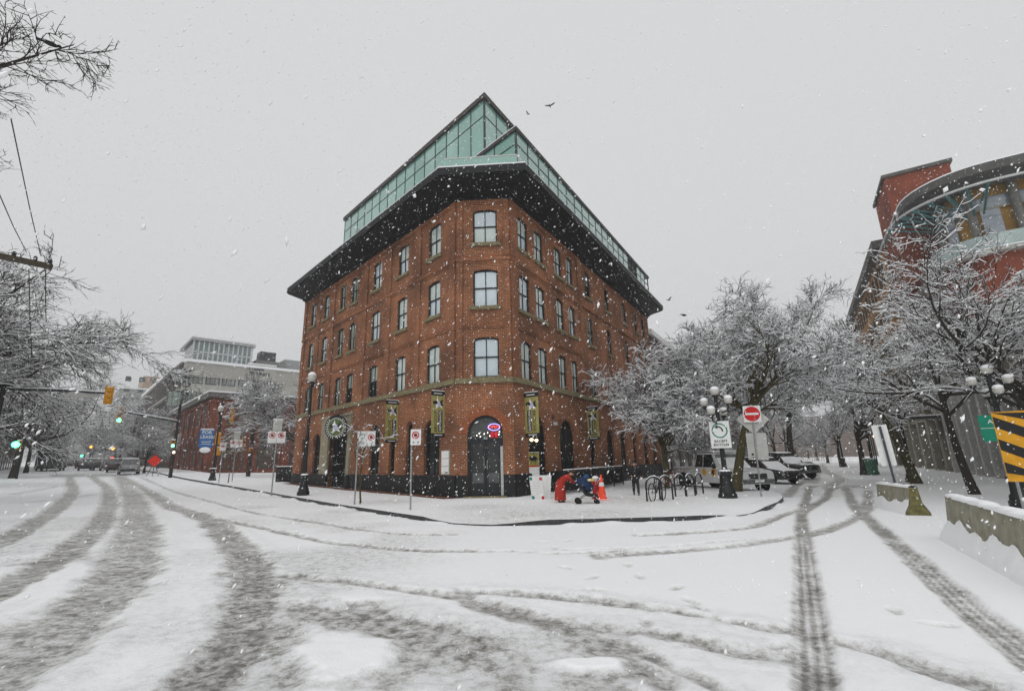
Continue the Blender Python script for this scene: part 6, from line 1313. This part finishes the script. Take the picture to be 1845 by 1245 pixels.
# ================================================================ RIGHT-HAND BUILDING WITH THE CURVED TOP FLOOR
PR = Vector((31.31, 31.46, -.16)); NBd = Vector((-DR.y, DR.x, 0)); rbd = thing('curved_building', 'red and ochre building with curved grey roof and steel ring on the right', 'building', PR)
TB = lambda p: Vector((PR.x, PR.y, 0))+DR*p[0]+NBd*p[1]+Vector((0, 0, p[2]))
def rq(mbx, name, m, parent=None, **k): return ladd(rbd, mbx, name, m, parent, **k)
U0, O0, RR = 2.8, -1.1, 2.7
def plan(off, n=10, far=42):
    c = (U0+RR, O0-RR); r = RR+off; a = [(U0-off, -24)]+[(c[0]-r*math.cos(x), c[1]+r*math.sin(x)) for x in np.linspace(0, math.pi/2, n)]+[(far, O0+off)]
    return a
def ribbon(off, z0, z1, name, m, off1=None, par=None, far=42, **k):
    a = plan(off, far=far); b = plan(off if off1 is None else off1, far=far); n = len(a); L = [0]
    for p, q in zip(a[:-1], a[1:]): L.append(L[-1]+math.hypot(q[0]-p[0], q[1]-p[1]))
    mb = MB(TB).add([(p[0], p[1], z0) for p in a]+[(p[0], p[1], z1) for p in b], [(i, i+1, n+i+1, n+i) for i in range(n-1)])
    o = rq(mb, name, m, par, recalc=False)
    if m in (REDB, ORANGE):
        l = o.data.uv_layers.new(name='UVMap')
        for lp in o.data.loops: vi = lp.vertex_index; l.data[lp.index].uv = (L[vi % n], z0 if vi < n else z1)
    return o
def slab(off, z0, z1, name, m, par=None, far=42):
    a = plan(off, far=far)+[(far, -24)]; n = len(a); tri = tessellate_polygon([[Vector((p[0], p[1], 0)) for p in a]])
    return rq(MB(TB).add([(p[0], p[1], z0) for p in a]+[(p[0], p[1], z1) for p in a], [tuple(t) for t in tri]+[tuple(n+i for i in t) for t in tri]+[(i, (i+1) % n, n+(i+1) % n, n+i) for i in range(n)]), name, m, par)
ribbon(0, 7.5, 15.8, 'brick_wall', REDB); slab(.7, 15.6, 15.85, 'balcony', mat('pale_concrete', (.38, .38, .35), .8, .1)); slab(.72, 15.86, 15.93, 'snow', SNOW)
rl = ribbon(.66, 15.95, 16.95, 'balcony_glass', mat('balcony_glass', (.33, .41, .40), .1, .2, 1, 0, coat=.5))
ribbon(-.9, 15.9, 21.3, 'top_storey', mat('ochre_panel', (.34, .20, .055), .85, .25, 1.5))
TEAL = mat('teal_steel', (.06, .16, .165), .5, .15); ROOFG = mat('dark_zinc_roof', (.085, .085, .08), .7, .25, 1.2); PURP = mat('purple_panel', (.13, .11, .24), .6, .15); SKG = mat('sky_blue_glass', (.25, .29, .33), .1, .3, 1, 0, coat=.5)
# top-storey glazing bays and columns, one by one round the curve
a = plan(-.85, 14); seg = []
acc = 0
path = [Vector(p) for p in a]; L = [0]
for p, q in zip(path[:-1], path[1:]): L.append(L[-1]+(q-p).length)
def along(s):
    for i in range(len(L)-1):
        if s <= L[i+1]: k = (s-L[i])/(L[i+1]-L[i]); return path[i].lerp(path[i+1], k), (path[i+1]-path[i]).normalized()
    return path[-1], (path[-1]-path[-2]).normalized()
s = 5.0; k = 0
while s < 60:
    (p, d) = along(s); nrm = Vector((-d.y, d.x)); nrm = nrm if nrm.dot(Vector((-1, .6))) > 0 else -nrm
    W_ = 1.1; q0 = p-d*W_/2+nrm*.06; q1 = p+d*W_/2+nrm*.06
    rq(MB(TB).add([(q0.x, q0.y, 16), (q1.x, q1.y, 16), (q1.x, q1.y, 19.4), (q0.x, q0.y, 19.4), (q0.x+nrm.x*.05, q0.y+nrm.y*.05, 16), (q1.x+nrm.x*.05, q1.y+nrm.y*.05, 16), (q1.x+nrm.x*.05, q1.y+nrm.y*.05, 19.4), (q0.x+nrm.x*.05, q0.y+nrm.y*.05, 19.4)], [(0, 1, 2, 3), (4, 5, 6, 7), (0, 1, 5, 4), (1, 2, 6, 5), (2, 3, 7, 6), (3, 0, 4, 7)]), 'glazing_panel', PURP if k % 4 == 1 else SKG)
    (p2, d2) = along(s+1.1); c = p2+nrm*.4; rq(MB(TB).tube([(c.x, c.y, 15.9), (c.x, c.y, 21.3)], .28, 10), 'column', mat('grey_column', (.17, .165, .15), .8, .2)); s += 2.5; k += 1
ribbon(-.8, 19.5, 20.4, 'clerestory', SKG); ribbon(-.7, 19.35, 19.5, 'lintel', mat('lintel_beige', (.3, .29, .23), .8, .15))
slab(1.9, 21.35, 22.0, 'roof_slab', ROOFG, far=14); ribbon(1.9, 21.35, 20.9, 'roof_soffit', ROOFG, .2, far=14); sn = ribbon(1.93, 21.98, 22.08, 'snow', SNOW, far=14); slab(1.88, 22.01, 22.06, 'snow', SNOW, far=14)
pr_ = plan(2.9, 16, 11); rq(MB(TB).tube([(p[0], p[1], 20.1) for p in pr_], .09, 6), 'steel_ring', mat('pale_steel', (.5, .51, .5), .5, .1))
pw = plan(-.4, 16, 11)
for i in range(0, len(pr_)):
    if i == 0: continue
    p, q = pr_[i], pw[i]
    if i % 2 == 0: rq(MB(TB).tube([(p[0], p[1], 20.1), (q[0], q[1], 19.9)], .07, 5).tube([(p[0], p[1], 20.05), (q[0], q[1], 19.0)], .08, 5), 'ring_bracket', TEAL)
for o in (-6, -9.5, -13):
    rq(MB(TB).tube([(U0-2.9, o, 20.1), (U0+.4, o, 19.9)], .07, 5).tube([(U0-2.9, o, 20.05), (U0+.4, o, 19.0)], .08, 5), 'ring_bracket', TEAL)
rq(MB(TB).box(8, 14, -3.8, .75, 15.9, 26.1), 'brick_tower', REDB, uv=lambda p: (p.x*1.1+p.y*.3, p.z)); rq(MB(TB).box(7.8, 14.2, -4, .95, 26.1, 26.4), 'tower_coping', ROOFG); rq(MB(TB).ball((7.2, -3, 22.5), .9, 1.1, .7, 9, 6), 'roof_shrub', mat('snowy_shrub', (.3, .3, .28), .9, .5, 12, 1))
SLOT = mat('dull_dark_slot', (.03, .028, .024), .8, .3, spec=.05)
# ochre wing further along, with narrow slots
wg = rq(MB(TB).box(14, 48, -12, 1.0, 6.5, 21.6), 'ochre_wing', ORANGE, uv=lambda p: (p.x+p.y, p.z)); rq(MB(TB).box(13.6, 48, -12, 1.8, 21.6, 22.4), 'wing_roof', ROOFG)
for k in range(14):
    for z in (7.5, 11.2, 14.9, 18.4): rq(MB(TB).box(15.4+k*2.3, 16.5+k*2.3, .95, 1.06, z, z+2.4), 'slot_window', SLOT)
# stone ground storeys along the pavement
PODS = mat('grey_green_stone', (.27, .255, .205), .9, .2, 1.5, .2); rq(MB(TB).box(-26, 48, -14, -.25, -.4, 8.2), 'podium_wall', PODS); rq(MB(TB).box(-26, 48.2, -14, .15, 8.2, 8.9), 'podium_cornice', PODS); rq(MB(TB).box(-26, 48.2, -13, .13, 8.91, 9.03), 'snow', SNOW)
GC = mat('pale_grey_column', (.48, .48, .46), .85, .12)
u = -24.
while u < 46:
    near = u < 11; w = .42 if near else 1.0
    rq(MB(TB).box(u, u+w, -.3, .25, -.4, 7.4 if not near else 5.9), 'pier', GC if near else PODS); rq(MB(TB).box(u+w+.25, u+(1.75 if near else 3.2), -.25, -.1, .35, 4.3), 'shop_window', SLOT)
    if not near: rq(MB(TB).box(u+1.3, u+3.0, -.25, -.12, 5.0, 7.2), 'window', WG); rq(MB(TB).box(u+1.0, u+4.2, -.28, .1, 4.4, 4.75), 'stone_band', PODS)
    u += 2.0 if near else 4.2
rq(MB(TB).box(10.6, 13.4, -.2, 2.2, 4.4, 4.55), 'awning', BLACKMET); rq(MB(TB).box(10.6, 13.4, -.2, 2.2, 4.56, 4.66), 'snow', SNOW)
cp = rq(MB(TB).add([(-12, -4, 9.2), (2.4, -4, 9.2), (2.4, 1.6, 8.1), (-12, 1.6, 8.1), (-12, -4, 9.6), (2.4, -4, 9.6), (2.4, 1.8, 8.5), (-12, 1.8, 8.5)], [(0, 1, 2, 3), (4, 5, 6, 7), (0, 1, 5, 4), (1, 2, 6, 5), (2, 3, 7, 6), (3, 0, 4, 7)]), 'canopy', GC); rq(MB(TB).add([(-12, -4, 9.62), (2.4, -4, 9.62), (2.4, 1.8, 8.52), (-12, 1.8, 8.52), (-12, -4, 9.74), (2.4, -4, 9.74), (2.4, 1.85, 8.64), (-12, 1.85, 8.64)], [(4, 5, 6, 7), (2, 3, 7, 6), (1, 2, 6, 5)]), 'snow', SNOW, cp)
# dark glass canopy further along
P = TB(Vector((31, 0, 3.9))); t = thing('street_canopy', 'dark glass street canopy with snow and warm lamps along the right pavement', 'canopy', P, math.atan2(DR.y, DR.x))
MB().box(0, 8, 0, 3.2, 0, .14).build('deck', BLACKMET, t); MB().box(0, 8, 0, 3.2, .15, .26).build('snow', SNOW, t)
for k in range(4): MB().tube([(1+2*k, 3.0, -3.9), (1+2*k, 3.0, 0)], .07, 6).build('post', BLACKMET, t)
for k in range(3): MB().ball((1.2+k*.9, 2.6, -.35), .12, .12, .1, 8, 5).build('lamp', WARM, t)
# ================================================================ LOW SNOWY WALL OF WHITE BOLLARDS, FALLING SNOW, HAZE
t = None
for k in range(14):
    p = D(1444+k*4.2, 118); o = MB().lathe([(.09, 0), (.09, .8), (.07, .92), (.02, .98)], n=8).build('white_bollard', mat('white_bollard', (.6, .6, .58), .6, .1), None, p)
    tag(o, ['first', 'second', 'third', 'fourth', 'fifth', 'sixth', 'seventh', 'eighth', 'ninth', 'tenth', 'eleventh', 'twelfth', 'thirteenth', 'last'][k]+' white bollard from the left across the far street', 'bollard', 'white bollards across the street')
rg = np.random.default_rng(99)
ICO_V = unit(np.array([(-1, 1.618, 0), (1, 1.618, 0), (-1, -1.618, 0), (1, -1.618, 0), (0, -1, 1.618), (0, 1, 1.618), (0, -1, -1.618), (0, 1, -1.618), (1.618, 0, -1), (1.618, 0, 1), (-1.618, 0, -1), (-1.618, 0, 1)]))
ICO_F = np.array([(0, 11, 5), (0, 5, 1), (0, 1, 7), (0, 7, 10), (0, 10, 11), (1, 5, 9), (5, 11, 4), (11, 10, 2), (10, 7, 6), (7, 1, 8), (3, 9, 4), (3, 4, 2), (3, 2, 6), (3, 6, 8), (3, 8, 9), (4, 9, 5), (2, 4, 11), (6, 2, 10), (8, 6, 7), (9, 8, 1)])
OCT_V = np.array([[1, 0, 0], [0, 1, 0], [-1, 0, 0], [0, -1, 0], [0, 0, 1], [0, 0, -1.]]); OCT_F = np.array([[0, 1, 4], [1, 2, 4], [2, 3, 4], [3, 0, 4], [1, 0, 5], [2, 1, 5], [3, 2, 5], [0, 3, 5]])
def flakes(n, lo, hi, rmin, rmax, seed, keep, base, tri):
    g = np.random.default_rng(seed); P = lo+(hi-lo)*g.random((n, 3)); P = P[keep(P)]; n = len(P); m = len(base)
    r = rmin+(rmax-rmin)*g.random(n)**2.2
    q = unit(g.normal(size=(n, 3))*.25+np.array([.55, .1, .8])); ref = unit(g.normal(size=(n, 3))); e1 = unit(np.cross(q, ref)); e2 = np.cross(q, e1)
    st = 1.05+1.9*g.random(n)
    V = P[:, None]+r[:, None, None]*(base[None, :, 0:1]*e1[:, None]+base[None, :, 1:2]*e2[:, None]*.8+base[None, :, 2:3]*st[:, None, None]*q[:, None])
    V += g.normal(size=V.shape)*r[:, None, None]*.14
    F = (np.arange(n)*m)[:, None, None]+tri[None]; return V.reshape(-1, 3), F.reshape(-1, 3)
out = lambda P: (np.linalg.norm(P-np.array([0, 0, 1.75]), axis=1) > 3.2)
ahead = lambda P: out(P) & (P[:, 1] > np.abs(P[:, 0])*.35-1.5)
parts = [flakes(14000, np.array([-9., -1, 0]), np.array([9., 11, 9]), .0035, .0085, 1, ahead, ICO_V, ICO_F), flakes(50000, np.array([-22., -1, 0]), np.array([24., 34, 19]), .006, .0165, 2, ahead, OCT_V, OCT_F)]
tag(put('falling_snow', np_mesh('falling_snow', parts, True), mat('snowflakes', (.88, .89, .9), .7, 0, 1)), 'thick snowflakes drifting down through the whole street', 'snowfall', kind='stuff')
hz_ = MB().box(-320, 260, -12, 420, -2.5, 60).mesh('haze'); hm = bpy.data.materials.new('snow_haze'); hm.use_nodes = True; ht = hm.node_tree; ht.nodes.clear()
pv = ht.nodes.new('ShaderNodeVolumePrincipled'); pv.inputs['Color'].default_value = (.95, .96, .97, 1); pv.inputs['Density'].default_value = .0014; pv.inputs['Anisotropy'].default_value = .0
ho = ht.nodes.new('ShaderNodeOutputMaterial'); ht.links.new(pv.outputs[0], ho.inputs['Volume'])
hm.cycles.homogeneous_volume = True
tag(put('haze', hz_, hm), kind='stuff')
